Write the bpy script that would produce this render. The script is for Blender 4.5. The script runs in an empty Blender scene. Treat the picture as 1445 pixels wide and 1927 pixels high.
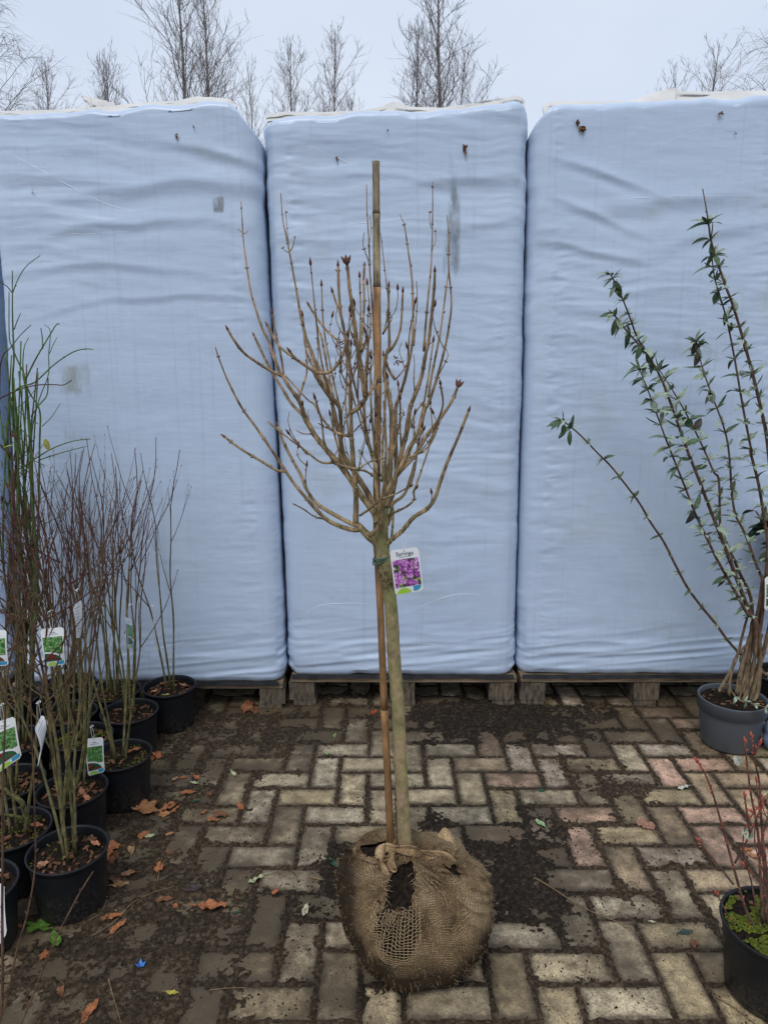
import bpy, math, random
import numpy as np
from mathutils import Vector, Matrix, Quaternion

# ------------------------------------------------------------------ camera, sky, sun, exposure
SC = bpy.context.scene
COL = SC.collection
PW, PH, FPX = 1445.0, 1927.0, 1390.0          # photograph size and focal length in its pixels
CAMZ, PITCH = 1.5, math.radians(11.7)
cam_d = bpy.data.cameras.new('camera'); cam = bpy.data.objects.new('camera', cam_d); COL.objects.link(cam)
cam.location = (0, 0, CAMZ); cam.rotation_euler = (math.pi/2 - PITCH, 0, 0)
cam_d.sensor_fit = 'VERTICAL'; cam_d.sensor_height = 36.0; cam_d.lens = FPX/PH*36.0
cam_d.clip_start = 0.05; cam_d.clip_end = 2000
SC.camera = cam
SC.render.resolution_x, SC.render.resolution_y = 767, 1024

SUN_EL, SUN_AZ = math.radians(58), math.radians(200)      # azimuth clockwise from +Y: behind the camera, a little left
world = bpy.data.worlds.new('World'); SC.world = world; world.use_nodes = True
wn = world.node_tree; wn.nodes.clear()
def wnode(t): return wn.nodes.new(t)
sky = wnode('ShaderNodeTexSky'); sky.sky_type = 'NISHITA'; sky.sun_disc = False
sky.sun_elevation = SUN_EL; sky.sun_rotation = SUN_AZ; sky.air_density = 1.0; sky.dust_density = 3.0; sky.ozone_density = 1.0
tc = wnode('ShaderNodeTexCoord'); wnz = wnode('ShaderNodeTexNoise'); wnz.inputs['Scale'].default_value = 2.2; wnz.inputs['Detail'].default_value = 5
wmp = wnode('ShaderNodeMapping'); wmp.inputs['Scale'].default_value = (1, 1, 2.2)
wn.links.new(tc.outputs['Generated'], wmp.inputs['Vector']); wn.links.new(wmp.outputs['Vector'], wnz.inputs['Vector'])
wr = wnode('ShaderNodeValToRGB')
wr.color_ramp.elements[0].position = .3; wr.color_ramp.elements[0].color = (5.7, 6.5, 7.9, 1)
wr.color_ramp.elements[1].position = .72; wr.color_ramp.elements[1].color = (6.7, 7.35, 8.4, 1)
wn.links.new(wnz.outputs['Fac'], wr.inputs['Fac'])
wmix = wnode('ShaderNodeMixRGB'); wmix.inputs['Fac'].default_value = .88
wn.links.new(sky.outputs['Color'], wmix.inputs['Color1']); wn.links.new(wr.outputs['Color'], wmix.inputs['Color2'])
wbg = wnode('ShaderNodeBackground'); wbg.inputs['Strength'].default_value = 0.12
wo = wnode('ShaderNodeOutputWorld')
wn.links.new(wmix.outputs['Color'], wbg.inputs['Color']); wn.links.new(wbg.outputs['Background'], wo.inputs['Surface'])
sun_d = bpy.data.lights.new('sun', 'SUN'); sun = bpy.data.objects.new('sun', sun_d); COL.objects.link(sun)
sun_d.energy = 1.5; sun_d.angle = math.radians(25); sun_d.color = (1.0, .97, .93)
sdir = Vector((math.sin(SUN_AZ)*math.cos(SUN_EL), math.cos(SUN_AZ)*math.cos(SUN_EL), math.sin(SUN_EL)))
sun.rotation_euler = sdir.to_track_quat('Z', 'Y').to_euler(); sun.location = sdir*30
SC.view_settings.view_transform = 'Standard'; SC.view_settings.look = 'None'
SC.view_settings.exposure = 0.0; SC.view_settings.gamma = 1.0; SC.view_settings.use_curve_mapping = False
SC.cycles.max_bounces = 6; SC.cycles.transparent_max_bounces = 12

rnd = random.Random(7)
CP, SP = math.cos(PITCH), math.sin(PITCH)
# ------------------------------------------------------------------ helpers
def pix(px, py, Y=None, z=None):
    """point on the ray of a photo pixel, at a given distance Y or on a given height z"""
    u = (px - PW/2)/FPX; v = -(py - PH/2)/FPX
    d = Vector((u, CP + v*SP, -SP + v*CP))
    t = (Y/d.y) if Y is not None else (z - CAMZ)/d.z
    return Vector((0, 0, CAMZ)) + d*t
def proj(x, y, z):
    dz = z - CAMZ
    f = y*CP - dz*SP; v = y*SP + dz*CP
    return PW/2 + FPX*x/f, PH/2 - FPX*v/f
_tab = np.random.RandomState(3).rand(512, 512)*2 - 1
def vn(x, y, s=0):
    x = np.asarray(x, float) + s*17.31; y = np.asarray(y, float) + s*9.77
    xi = np.floor(x).astype(int); yi = np.floor(y).astype(int)
    fx = x - xi; fy = y - yi; fx = fx*fx*(3 - 2*fx); fy = fy*fy*(3 - 2*fy)
    a = _tab[xi % 512, yi % 512]; b = _tab[(xi+1) % 512, yi % 512]
    c = _tab[xi % 512, (yi+1) % 512]; d = _tab[(xi+1) % 512, (yi+1) % 512]
    return (a*(1-fx) + b*fx)*(1-fy) + (c*(1-fx) + d*fx)*fy
def fbm(x, y, s=0, o=4):
    t = 0; a = 1; n = 0
    for i in range(o):
        t = t + a*vn(x*2**i, y*2**i, s + i*3); n += a; a *= .5
    return t/n
def sstep(a, b, x):
    t = np.clip((x - a)/(b - a), 0, 1); return t*t*(3 - 2*t)

def worigin(o):
    v = Vector((0, 0, 0))
    while o is not None: v = v + o.location; o = o.parent
    return v
def tag(o, label=None, cat=None, group=None, kind=None):
    if label: o['label'] = label
    if cat: o['category'] = cat
    if group: o['group'] = group
    if kind: o['kind'] = kind
    return o
def thing(name, base, label, cat, group=None):
    o = bpy.data.objects.new(name, None); COL.objects.link(o); o.location = base; o.empty_display_size = .05
    return tag(o, label, cat, group)
def link_mesh(name, me, parent=None, loc=(0, 0, 0)):
    o = bpy.data.objects.new(name, me); COL.objects.link(o); o.location = loc
    if parent: o.parent = parent
    return o
class MB:
    def __init__(s): s.v = []; s.f = []; s.m = []; s.flat = []
    def quad(s, a, b, c, d, m=0):
        i = len(s.v); s.v += [tuple(a), tuple(b), tuple(c), tuple(d)]; s.f.append((i, i+1, i+2, i+3)); s.m.append(m)
    def box(s, c, d, m=0, rz=0, j=0):
        i = len(s.v); cs, sn = math.cos(rz), math.sin(rz)
        for k in range(8):
            x = (1 if k & 1 else -1)*d[0]/2 + rnd.uniform(-j, j); y = (1 if k & 2 else -1)*d[1]/2 + rnd.uniform(-j, j); z = (1 if k & 4 else -1)*d[2]/2 + rnd.uniform(-j, j)
            s.v.append((c[0] + x*cs - y*sn, c[1] + x*sn + y*cs, c[2] + z))
        for q in ((0, 2, 3, 1), (4, 5, 7, 6), (0, 1, 5, 4), (2, 6, 7, 3), (0, 4, 6, 2), (1, 3, 7, 5)):
            s.f.append(tuple(i + k for k in q)); s.m.append(m)
    def tube(s, pts, r, n=6, m=0, rough=0.0, cap=True):
        pts = [Vector(p) for p in pts]; k = len(pts); i0 = len(s.v)
        ref = Vector((.31, .87, .13))
        for i, p in enumerate(pts):
            t = (pts[min(i+1, k-1)] - pts[max(i-1, 0)])
            if t.length < 1e-9: t = Vector((0, 0, 1))
            t.normalize(); a = t.cross(ref)
            if a.length < .05: a = t.cross(Vector((1, 0, 0)))
            a.normalize(); b = t.cross(a)
            ri = r[i] if isinstance(r, (list, tuple)) else r
            for q in range(n):
                an = 2*math.pi*q/n; rr = ri*(1 + (rnd.uniform(-rough, rough) if rough else 0))
                w = p + a*(math.cos(an)*rr) + b*(math.sin(an)*rr); s.v.append((w.x, w.y, w.z))
        for i in range(k-1):
            for q in range(n):
                a = i0 + i*n + q; b = i0 + i*n + (q+1) % n
                s.f.append((a, b, b+n, a+n)); s.m.append(m)
        if cap and n > 2:
            s.f.append(tuple(i0 + q for q in reversed(range(n)))); s.m.append(m)
            s.f.append(tuple(i0 + (k-1)*n + q for q in range(n))); s.m.append(m)
    def bud(s, p, d, L, R, m=0, n=5):
        p = Vector(p); d = Vector(d).normalized()
        s.tube([p, p + d*L*.3, p + d*L*.62, p + d*L], [R*.55, R, R*.72, R*.08], n, m)
    def lathe(s, c, prof, n=40, m=0):
        i0 = len(s.v); k = len(prof)
        for (r, z) in prof:
            for q in range(n):
                a = 2*math.pi*q/n; s.v.append((c[0] + r*math.cos(a), c[1] + r*math.sin(a), c[2] + z))
        for i in range(k-1):
            for q in range(n):
                a = i0 + i*n + q; b = i0 + i*n + (q+1) % n
                s.f.append((a, b, b+n, a+n)); s.m.append(m)
    def grid(s, P, m=0, closed_u=False):
        """P[v][u] points"""
        i0 = len(s.v); V = len(P); U = len(P[0])
        for row in P:
            for p in row: s.v.append((p[0], p[1], p[2]))
        for j in range(V-1):
            for i in range(U if closed_u else U-1):
                a = i0 + j*U + i; b = i0 + j*U + (i+1) % U
                s.f.append((a, b, b+U, a+U)); s.m.append(m)
    def crumb(s, p, r, m=0):
        i = len(s.v); a0 = rnd.uniform(0, 6.28)
        for k in range(3):
            a = a0 + k*2.094 + rnd.uniform(-.4, .4); q = r*rnd.uniform(.7, 1.2)
            s.v.append((p[0] + q*math.cos(a), p[1] + q*math.sin(a), p[2] - r*.3 + rnd.uniform(-.15, .15)*r))
        s.v.append((p[0] + rnd.uniform(-.4, .4)*r, p[1] + rnd.uniform(-.4, .4)*r, p[2] + r*rnd.uniform(.5, .95)))
        s.f += [(i, i+1, i+3), (i+1, i+2, i+3), (i+2, i, i+3)]; s.m += [m]*3
    def build(s, name, mats, parent=None, base=None, smooth=True):
        org = worigin(parent) if parent else Vector(base if base is not None else (0, 0, 0))
        v = np.array(s.v, float).reshape(-1, 3) - np.array(org)
        me = bpy.data.meshes.new(name)
        me.from_pydata([tuple(p) for p in v], [], s.f)
        if not isinstance(mats, (list, tuple)): mats = [mats]
        for mt in mats: me.materials.append(mt)
        if len(mats) > 1: me.polygons.foreach_set('material_index', s.m)
        me.polygons.foreach_set('use_smooth', [smooth]*len(me.polygons))
        me.update()
        return link_mesh(name, me, parent, (0, 0, 0) if parent else org)
def np_grid_mesh(name, X, Y, Z, mats, closed_u=False, uv=None, attrs=None, mask=None, org=(0, 0, 0)):
    V, U = X.shape
    co = np.stack([X, Y, Z], -1).reshape(-1, 3) - np.array(org)
    idx = np.arange(V*U).reshape(V, U)
    if closed_u:
        a = idx[:-1]; b = np.roll(idx, -1, 1)[:-1]; c = np.roll(idx, -1, 1)[1:]; d = idx[1:]
    else:
        a = idx[:-1, :-1]; b = idx[:-1, 1:]; c = idx[1:, 1:]; d = idx[1:, :-1]
    F = np.stack([a, b, c, d], -1).reshape(-1, 4)
    if mask is not None: F = F[mask.reshape(-1)]
    me = bpy.data.meshes.new(name)
    me.vertices.add(len(co)); me.vertices.foreach_set('co', co.ravel())
    me.loops.add(F.size); me.loops.foreach_set('vertex_index', F.ravel().astype(np.int32))
    me.polygons.add(len(F)); me.polygons.foreach_set('loop_start', np.arange(0, F.size, 4, dtype=np.int32))
    me.polygons.foreach_set('use_smooth', np.ones(len(F), bool))
    me.update(calc_edges=True)
    if uv is not None:
        l = me.uv_layers.new(name='UVMap'); uvv = uv.reshape(-1, 2)[F.ravel()]; l.data.foreach_set('uv', uvv.ravel())
    for nm, arr in (attrs or {}).items():
        at = me.attributes.new(nm, 'FLOAT', 'POINT'); at.data.foreach_set('value', arr.ravel().astype(np.float32))
    for mt in (mats if isinstance(mats, (list, tuple)) else [mats]): me.materials.append(mt)
    me.validate()
    return me
def cr(pts, k=4):
    """Catmull-Rom resampling of a polyline of Vectors"""
    pts = [Vector(p) for p in pts]
    if len(pts) < 3: return [pts[0].lerp(pts[-1], i/k) for i in range(k+1)]
    P = [pts[0]*2 - pts[1]] + pts + [pts[-1]*2 - pts[-2]]; out = []
    for i in range(1, len(P)-2):
        for j in range(k):
            t = j/k; a, b, c, d = P[i-1], P[i], P[i+1], P[i+2]
            out.append(.5*((2*b) + (c-a)*t + (2*a-5*b+4*c-d)*t*t + (3*b-a-3*c+d)*t**3))
    out.append(pts[-1]); return out

# ------------------------------------------------------------------ materials
def nt(m): return m.node_tree.nodes, m.node_tree.links
def newmat(name, rough=.7, spec=.3):
    m = bpy.data.materials.new(name); m.use_nodes = True
    b = m.node_tree.nodes['Principled BSDF']; b.inputs['Roughness'].default_value = rough; b.inputs['Specular IOR Level'].default_value = spec
    return m, b
def coord(N, L, kind='Object', scale=(1, 1, 1)):
    if kind == 'World':
        g = N.new('ShaderNodeNewGeometry'); out = g.outputs['Position']
    else:
        t = N.new('ShaderNodeTexCoord'); out = t.outputs[kind]
    mp = N.new('ShaderNodeMapping'); mp.inputs['Scale'].default_value = scale; L.new(out, mp.inputs['Vector']); return mp.outputs['Vector']
def noise(N, L, vec, scale, detail=4, rough=.55):
    n = N.new('ShaderNodeTexNoise'); n.inputs['Scale'].default_value = scale; n.inputs['Detail'].default_value = detail; n.inputs['Roughness'].default_value = rough
    L.new(vec, n.inputs['Vector']); return n.outputs['Fac']
def ramp(N, L, fac, stops):
    r = N.new('ShaderNodeValToRGB'); e = r.color_ramp.elements
    while len(e) < len(stops): e.new(.5)
    for i, (p, c) in enumerate(stops):
        e[i].position = p; e[i].color = tuple(c) + (1,) if len(c) == 3 else c
    L.new(fac, r.inputs['Fac']); return r.outputs['Color']
def mix(N, L, fac, a, b, mode='MIX'):
    m = N.new('ShaderNodeMixRGB'); m.blend_type = mode
    for k, x in (('Fac', fac), ('Color1', a), ('Color2', b)):
        if hasattr(x, 'is_output'): L.new(x, m.inputs[k])
        elif k == 'Fac': m.inputs[k].default_value = x
        else: m.inputs[k].default_value = tuple(x) + (1,)
    return m.outputs['Color']
def math_(N, L, op, a, b=None):
    m = N.new('ShaderNodeMath'); m.operation = op
    for k, x in ((0, a), (1, b)):
        if x is None: continue
        if hasattr(x, 'is_output'): L.new(x, m.inputs[k])
        else: m.inputs[k].default_value = x
    return m.outputs[0]
def bump(N, L, b, h, strength=.4, dist=.002):
    n = N.new('ShaderNodeBump'); n.inputs['Strength'].default_value = strength; n.inputs['Distance'].default_value = dist
    L.new(h, n.inputs['Height']); L.new(n.outputs['Normal'], b.inputs['Normal'])
def simple(name, c1, c2, scale=20, rough=.7, spec=.3, bmp=.3, dist=.002, kind='Object', sc=(1, 1, 1), lo=.35, hi=.65, detail=5):
    m, b = newmat(name, rough, spec); N, L = nt(m); v = coord(N, L, kind, sc); f = noise(N, L, v, scale, detail)
    L.new(ramp(N, L, f, [(lo, c1), (hi, c2)]), b.inputs['Base Color'])
    if bmp: bump(N, L, b, f, bmp, dist)
    return m

def film_material():
    m, b = newmat('stretch_film', .34, .5); N, L = nt(m)
    v = coord(N, L, 'World'); big = noise(N, L, v, 1.3, 4)
    col = ramp(N, L, big, [(.3, (.455, .555, .705)), (.7, (.515, .615, .76))])
    vs = coord(N, L, 'World', (60, 60, 1.2)); st = noise(N, L, vs, 1.0, 3)
    col = mix(N, L, ramp(N, L, st, [(.58, (0, 0, 0)), (.74, (.2, .2, .2))]), col, (.30, .34, .41))
    sp = noise(N, L, coord(N, L, 'World', (1, 1, 1)), 38, 6, .7)
    col = mix(N, L, ramp(N, L, sp, [(.70, (0, 0, 0)), (.76, (.55, .55, .55))]), col, (.27, .27, .25))
    gr = noise(N, L, v, 3.1, 5, .65)
    col = mix(N, L, ramp(N, L, gr, [(.58, (0, 0, 0)), (.80, (.4, .4, .4))]), col, (.38, .39, .36))
    L.new(col, b.inputs['Base Color'])
    h = math_(N, L, 'ADD', noise(N, L, coord(N, L, 'World', (3, 3, 18)), 3, 4), math_(N, L, 'MULTIPLY', noise(N, L, v, 120, 2), .12))
    bump(N, L, b, h, .22, .004)
    return m
M = {}
M['film'] = film_material()
M['film_white'] = simple('film_underside', (.55, .54, .51), (.66, .645, .61), 6, .5, .3, .3, .004)
M['crease'] = simple('film_crease', (.72, .78, .86), (.78, .83, .90), 20, .35, .5, 0)
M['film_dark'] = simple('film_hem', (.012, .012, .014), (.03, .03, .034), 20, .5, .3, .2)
def tape_material(name, c, amt):
    m, b = newmat(name, .4, .4); N, L = nt(m); v = coord(N, L, 'World', (1, 1, .45)); n = noise(N, L, v, 30, 6, .7)
    L.new(ramp(N, L, n, [(.4, c), (.7, (.42, .44, .42))]), b.inputs['Base Color'])
    n2 = noise(N, L, coord(N, L, 'World', (1, 1, .3)), 14, 5, .65)
    tg = N.new('ShaderNodeTexCoord'); sg = N.new('ShaderNodeSeparateXYZ'); L.new(tg.outputs['Generated'], sg.inputs[0])
    def tri(o): return math_(N, L, 'SUBTRACT', .5, math_(N, L, 'ABSOLUTE', math_(N, L, 'SUBTRACT', o, .5)))
    fd = ramp(N, L, math_(N, L, 'ADD', math_(N, L, 'MINIMUM', tri(sg.outputs['X']), tri(sg.outputs['Z'])), math_(N, L, 'MULTIPLY', math_(N, L, 'SUBTRACT', n, .5), .35)), [(.02, (0, 0, 0)), (.2, (1, 1, 1))])
    a = mix(N, L, 1.0, ramp(N, L, n2, [(.44, (0, 0, 0)), (.66, (amt, amt, amt))]), fd, 'MULTIPLY'); L.new(a, b.inputs['Alpha'])
    return m
M['tape'] = tape_material('tape_residue', (.16, .17, .18), .8)
M['stain'] = tape_material('yellow_stain', (.40, .40, .30), .5)

def soil_material():
    m, b = newmat('soil', .92, .15); N, L = nt(m); v = coord(N, L, 'World')
    n1 = noise(N, L, v, 70, 8, .75); n2 = noise(N, L, v, 9, 5)
    sand = ramp(N, L, n1, [(.30, (.010, .007, .0045)), (.5, (.042, .029, .018)), (.72, (.15, .108, .068))])
    peat = ramp(N, L, n1, [(.3, (.007, .005, .004)), (.5, (.020, .0145, .010)), (.7, (.075, .055, .038))])
    at = N.new('ShaderNodeAttribute'); at.attribute_name = 'peat'
    f = math_(N, L, 'ADD', at.outputs['Fac'], math_(N, L, 'MULTIPLY', math_(N, L, 'SUBTRACT', n2, .5), .9))
    col = mix(N, L, ramp(N, L, f, [(.25, (0, 0, 0)), (.75, (1, 1, 1))]), sand, peat)
    vo = N.new('ShaderNodeTexVoronoi'); vo.inputs['Scale'].default_value = 150; L.new(v, vo.inputs['Vector'])
    spk = ramp(N, L, vo.outputs['Distance'], [(.10, (1, 1, 1)), (.2, (0, 0, 0))])
    sel = ramp(N, L, vo.outputs['Color'], [(.72, (0, 0, 0)), (.8, (.8, .8, .8))])
    col = mix(N, L, mix(N, L, 1.0, spk, sel, 'MULTIPLY'), col, (.26, .22, .165))
    L.new(col, b.inputs['Base Color']); bump(N, L, b, n1, .8, .004)
    return m
M['soil'] = soil_material()
def paver_material(edge=True):
    m, b = newmat('concrete_paver', .62, .35); N, L = nt(m); v = coord(N, L, 'World')
    oi = N.new('ShaderNodeObjectInfo')
    at = N.new('ShaderNodeAttribute'); at.attribute_name = 'pcol'; at.attribute_type = 'GEOMETRY'
    base = oi.outputs['Color']
    n1 = noise(N, L, v, 160, 6, .7); n2 = noise(N, L, v, 22, 6, .65); n3 = noise(N, L, v, 4.5, 5, .6)
    dv = math_(N, L, 'MULTIPLY', oi.outputs['Alpha'], .26)
    n2d = math_(N, L, 'ADD', n2, math_(N, L, 'SUBTRACT', dv, .005)); n3d = math_(N, L, 'ADD', n3, math_(N, L, 'SUBTRACT', dv, .01))
    col = mix(N, L, 1.0, base, ramp(N, L, n1, [(.28, (.40, .39, .38)), (.5, (.95, .94, .92)), (.72, (1.5, 1.47, 1.4))]), 'MULTIPLY')
    col = mix(N, L, ramp(N, L, n2d, [(.42, (.0, .0, .0)), (.70, (.85, .85, .85))]), col, (.115, .083, .047))
    col = mix(N, L, ramp(N, L, n3d, [(.44, (0, 0, 0)), (.72, (.9, .9, .9))]), col, (.070, .050, .029))
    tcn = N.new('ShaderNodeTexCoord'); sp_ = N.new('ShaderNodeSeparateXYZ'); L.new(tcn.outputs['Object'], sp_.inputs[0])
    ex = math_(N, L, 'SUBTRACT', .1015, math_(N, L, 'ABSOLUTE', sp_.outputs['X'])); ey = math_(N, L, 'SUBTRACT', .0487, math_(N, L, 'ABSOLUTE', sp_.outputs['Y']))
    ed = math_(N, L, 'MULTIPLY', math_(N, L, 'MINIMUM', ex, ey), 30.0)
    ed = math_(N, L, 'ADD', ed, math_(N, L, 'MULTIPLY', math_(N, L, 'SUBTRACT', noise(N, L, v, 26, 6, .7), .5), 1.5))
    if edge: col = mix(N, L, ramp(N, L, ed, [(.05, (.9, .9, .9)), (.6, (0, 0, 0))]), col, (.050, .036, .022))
    vo = N.new('ShaderNodeTexVoronoi'); vo.inputs['Scale'].default_value = 120; L.new(v, vo.inputs['Vector'])
    pit = ramp(N, L, vo.outputs['Distance'], [(.14, (1, 1, 1)), (.25, (0, 0, 0))]); sel = ramp(N, L, vo.outputs['Color'], [(.6, (0, 0, 0)), (.68, (.85, .85, .85))])
    col = mix(N, L, mix(N, L, 1.0, pit, sel, 'MULTIPLY'), col, (.03, .025, .02))
    L.new(col, b.inputs['Base Color']); bump(N, L, b, math_(N, L, 'ADD', n1, n2), .7, .003)
    return m
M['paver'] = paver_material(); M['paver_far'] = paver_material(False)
M['ground'] = simple('yard_ground', (.05, .045, .038), (.10, .09, .075), 3, .9, .2, .5, .01)
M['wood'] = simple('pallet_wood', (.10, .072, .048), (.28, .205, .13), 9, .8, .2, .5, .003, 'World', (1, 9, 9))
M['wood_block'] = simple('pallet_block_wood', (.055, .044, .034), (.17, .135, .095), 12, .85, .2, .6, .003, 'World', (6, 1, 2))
M['pot'] = simple('black_plastic', (.008, .009, .011), (.018, .02, .024), 12, .42, .45, .1, .001)
def pot_mat(name, c, dust, spec=.4):
    m, b = newmat(name, .45, spec); N, L = nt(m); v = coord(N, L, 'World'); n = noise(N, L, v, 130, 4, .7)
    g = N.new('ShaderNodeNewGeometry'); sx = N.new('ShaderNodeSeparateXYZ'); L.new(g.outputs['Position'], sx.inputs[0])
    hgt = ramp(N, L, math_(N, L, 'ADD', math_(N, L, 'MULTIPLY', sx.outputs['Z'], 6.0), math_(N, L, 'MULTIPLY', math_(N, L, 'SUBTRACT', noise(N, L, v, 9, 4), .5), .7)), [(.1, (.75, .75, .75)), (.75, (.0, .0, .0))])
    splash = mix(N, L, 1.0, hgt, ramp(N, L, n, [(.45, (0, 0, 0)), (.6, (1, 1, 1))]), 'MULTIPLY')
    L.new(mix(N, L, splash, c, dust), b.inputs['Base Color']); bump(N, L, b, n, .1, .001); return m
M['pot'] = pot_mat('black_plastic', (.009, .010, .0125), (.07, .06, .048), .25)
M['grey_pot'] = pot_mat('grey_plastic', (.075, .085, .10), (.10, .09, .075))
M['peat'] = simple('potting_peat', (.006, .0045, .0035), (.026, .018, .012), 90, .95, .1, .9, .006)
M['chip'] = simple('bark_chip', (.06, .03, .018), (.20, .095, .05), 30, .8, .2, .4)
M['moss'] = simple('moss', (.035, .055, .010), (.15, .17, .025), 110, .9, .1, .4)
def bark_mat(name, lo, hi, z0, z1, scale=60, c_alt=None, alt_amt=.0, zscale=.35, con=(.32, 1.6)):
    m, b = newmat(name, .75, .25); N, L = nt(m); v = coord(N, L, 'World', (1, 1, zscale)); n = noise(N, L, v, scale, 6, .65)
    g = N.new('ShaderNodeNewGeometry'); sx = N.new('ShaderNodeSeparateXYZ'); L.new(g.outputs['Position'], sx.inputs[0])
    mr = N.new('ShaderNodeMapRange'); mr.inputs['From Min'].default_value = z0; mr.inputs['From Max'].default_value = z1; L.new(sx.outputs['Z'], mr.inputs['Value'])
    col = mix(N, L, mr.outputs['Result'], lo, hi)
    if c_alt:
        n2 = noise(N, L, coord(N, L, 'World', (1, 1, .6)), scale*.45, 6, .7)
        col = mix(N, L, ramp(N, L, n2, [(.5 - alt_amt*.15, (0, 0, 0)), (.62, (alt_amt, alt_amt, alt_amt))]), col, c_alt)
    col = mix(N, L, 1.0, col, ramp(N, L, n, [(.34, (con[0],)*3), (.5, (.95, .95, .95)), (.66, (con[1], con[1]*.97, con[1]*.93))]), 'MULTIPLY')
    L.new(col, b.inputs['Base Color']); bump(N, L, b, n, .6, .002); return m
M['trunk'] = bark_mat('lilac_trunk_bark', (.36, .25, .155), (.29, .225, .125), .3, .9, 48, (.20, .22, .075), .75, .7, (.6, 1.25))
M['limb'] = bark_mat('lilac_branch_bark', (.40, .30, .16), (.36, .24, .15), .9, 1.5, 70, (.16, .13, .06), .85)
M['lbud'] = simple('lilac_bud', (.075, .028, .018), (.17, .075, .045), 200, .6, .3, .2, .001)
M['lichen'] = simple('lichen', (.10, .15, .03), (.28, .30, .05), 120, .9, .1, .5)
M['bamboo'] = bark_mat('bamboo', (.28, .15, .06), (.42, .24, .115), .3, 1.2, 30, (.12, .065, .03), .6, .12)
M['bamboo_old'] = bark_mat('weathered_bamboo', (.32, .24, .15), (.30, .235, .16), 1.3, 1.9, 60, (.10, .095, .04), .7, .15)
M['redtwig'] = bark_mat('shrub_stem_bark', (.15, .14, .05), (.085, .030, .027), .35, .85, 120, (.07, .05, .035), .6)
M['greytwig'] = bark_mat('grey_brown_stem_bark', (.16, .145, .06), (.13, .075, .055), .4, 1.0, 110, (.10, .09, .06), .6)
M['greenstem'] = bark_mat('green_stem_bark', (.10, .10, .045), (.070, .135, .035), .3, .8, 60, (.10, .075, .03), .35)
M['drystem'] = bark_mat('dry_brown_stem', (.10, .06, .035), (.09, .045, .028), .3, 1.5, 80)
M['buddleja'] = bark_mat('grey_leaf_shrub_bark', (.24, .19, .11), (.095, .055, .038), .15, .5, 90, (.17, .11, .07), .5)
M['redshoot'] = bark_mat('red_shoot_bark', (.10, .065, .05), (.13, .05, .035), .2, .6, 90)
M['redbud'] = simple('red_bud', (.30, .035, .025), (.48, .12, .08), 200, .5, .35, 0)
M['birch'] = bark_mat('birch_bark', (.22, .19, .17), (.19, .165, .155), 3, 11, 12, (.20, .18, .16), .5)
M['birchtwig'] = simple('birch_twig', (.22, .195, .19), (.32, .29, .28), 6, .85, .15, 0)
def burlap_material():
    m, b = newmat('burlap', .95, .08); N, L = nt(m)
    uv = N.new('ShaderNodeUVMap'); mp = N.new('ShaderNodeMapping'); L.new(uv.outputs['UV'], mp.inputs['Vector'])
    dist = N.new('ShaderNodeTexNoise'); dist.inputs['Scale'].default_value = 14; dist.inputs['Detail'].default_value = 4; L.new(mp.outputs['Vector'], dist.inputs['Vector'])
    w = mix(N, L, .035, mp.outputs['Vector'], dist.outputs['Color'], 'ADD')
    sep = N.new('ShaderNodeSeparateXYZ'); L.new(w, sep.inputs[0])
    def wave(o, f): return math_(N, L, 'ABSOLUTE', math_(N, L, 'SINE', math_(N, L, 'MULTIPLY', o, f)))
    wu = wave(sep.outputs['X'], 620.0); wv = wave(sep.outputs['Y'], 620.0)
    hole = math_(N, L, 'MAXIMUM', wu, wv); inv = math_(N, L, 'SUBTRACT', 1.0, math_(N, L, 'MINIMUM', wu, wv))
    v = coord(N, L, 'World'); n1 = noise(N, L, v, 11, 6, .65); n2 = noise(N, L, v, 260, 5, .7)
    col = ramp(N, L, n1, [(.36, (.14, .092, .050)), (.5, (.36, .25, .138)), (.64, (.54, .40, .24))])
    col = mix(N, L, 1.0, col, ramp(N, L, n2, [(.3, (.35, .34, .33)), (.65, (1.35, 1.32, 1.28))]), 'MULTIPLY')
    pore = ramp(N, L, math_(N, L, 'MINIMUM', wu, wv), [(.45, (0, 0, 0)), (.8, (.85, .85, .85))])
    col = mix(N, L, pore, col, (.022, .016, .011))
    at = N.new('ShaderNodeAttribute'); at.attribute_name = 'dirt'
    dn = ramp(N, L, math_(N, L, 'ADD', at.outputs['Fac'], math_(N, L, 'MULTIPLY', math_(N, L, 'SUBTRACT', n1, .5), 1.1)), [(.3, (0, 0, 0)), (.8, (.9, .9, .9))])
    col = mix(N, L, dn, col, (.028, .020, .014))
    L.new(col, b.inputs['Base Color']); bump(N, L, b, math_(N, L, 'ADD', inv, n2), .9, .003); return m
M['burlap'] = burlap_material()
M['jute'] = simple('jute_thread', (.22, .155, .085), (.42, .315, .19), 200, .9, .1, .3, .001)
M['white'] = simple('white_card', (.70, .71, .72), (.78, .79, .80), 30, .4, .4, 0)
M['grey_print'] = simple('grey_print', (.25, .26, .28), (.42, .43, .45), 300, .5, .3, 0)
M['ink'] = simple('dark_blue_ink', (.03, .05, .09), (.05, .08, .13), 50, .5, .3, 0)
M['tie'] = simple('green_tie', (.03, .09, .075), (.06, .15, .12), 60, .5, .3, .2)
M['lime'] = simple('lime_print', (.32, .55, .05), (.40, .62, .08), 50, .4, .4, 0)
M['cyan'] = simple('blue_print', (.03, .26, .46), (.05, .34, .56), 50, .4, .4, 0)
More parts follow.
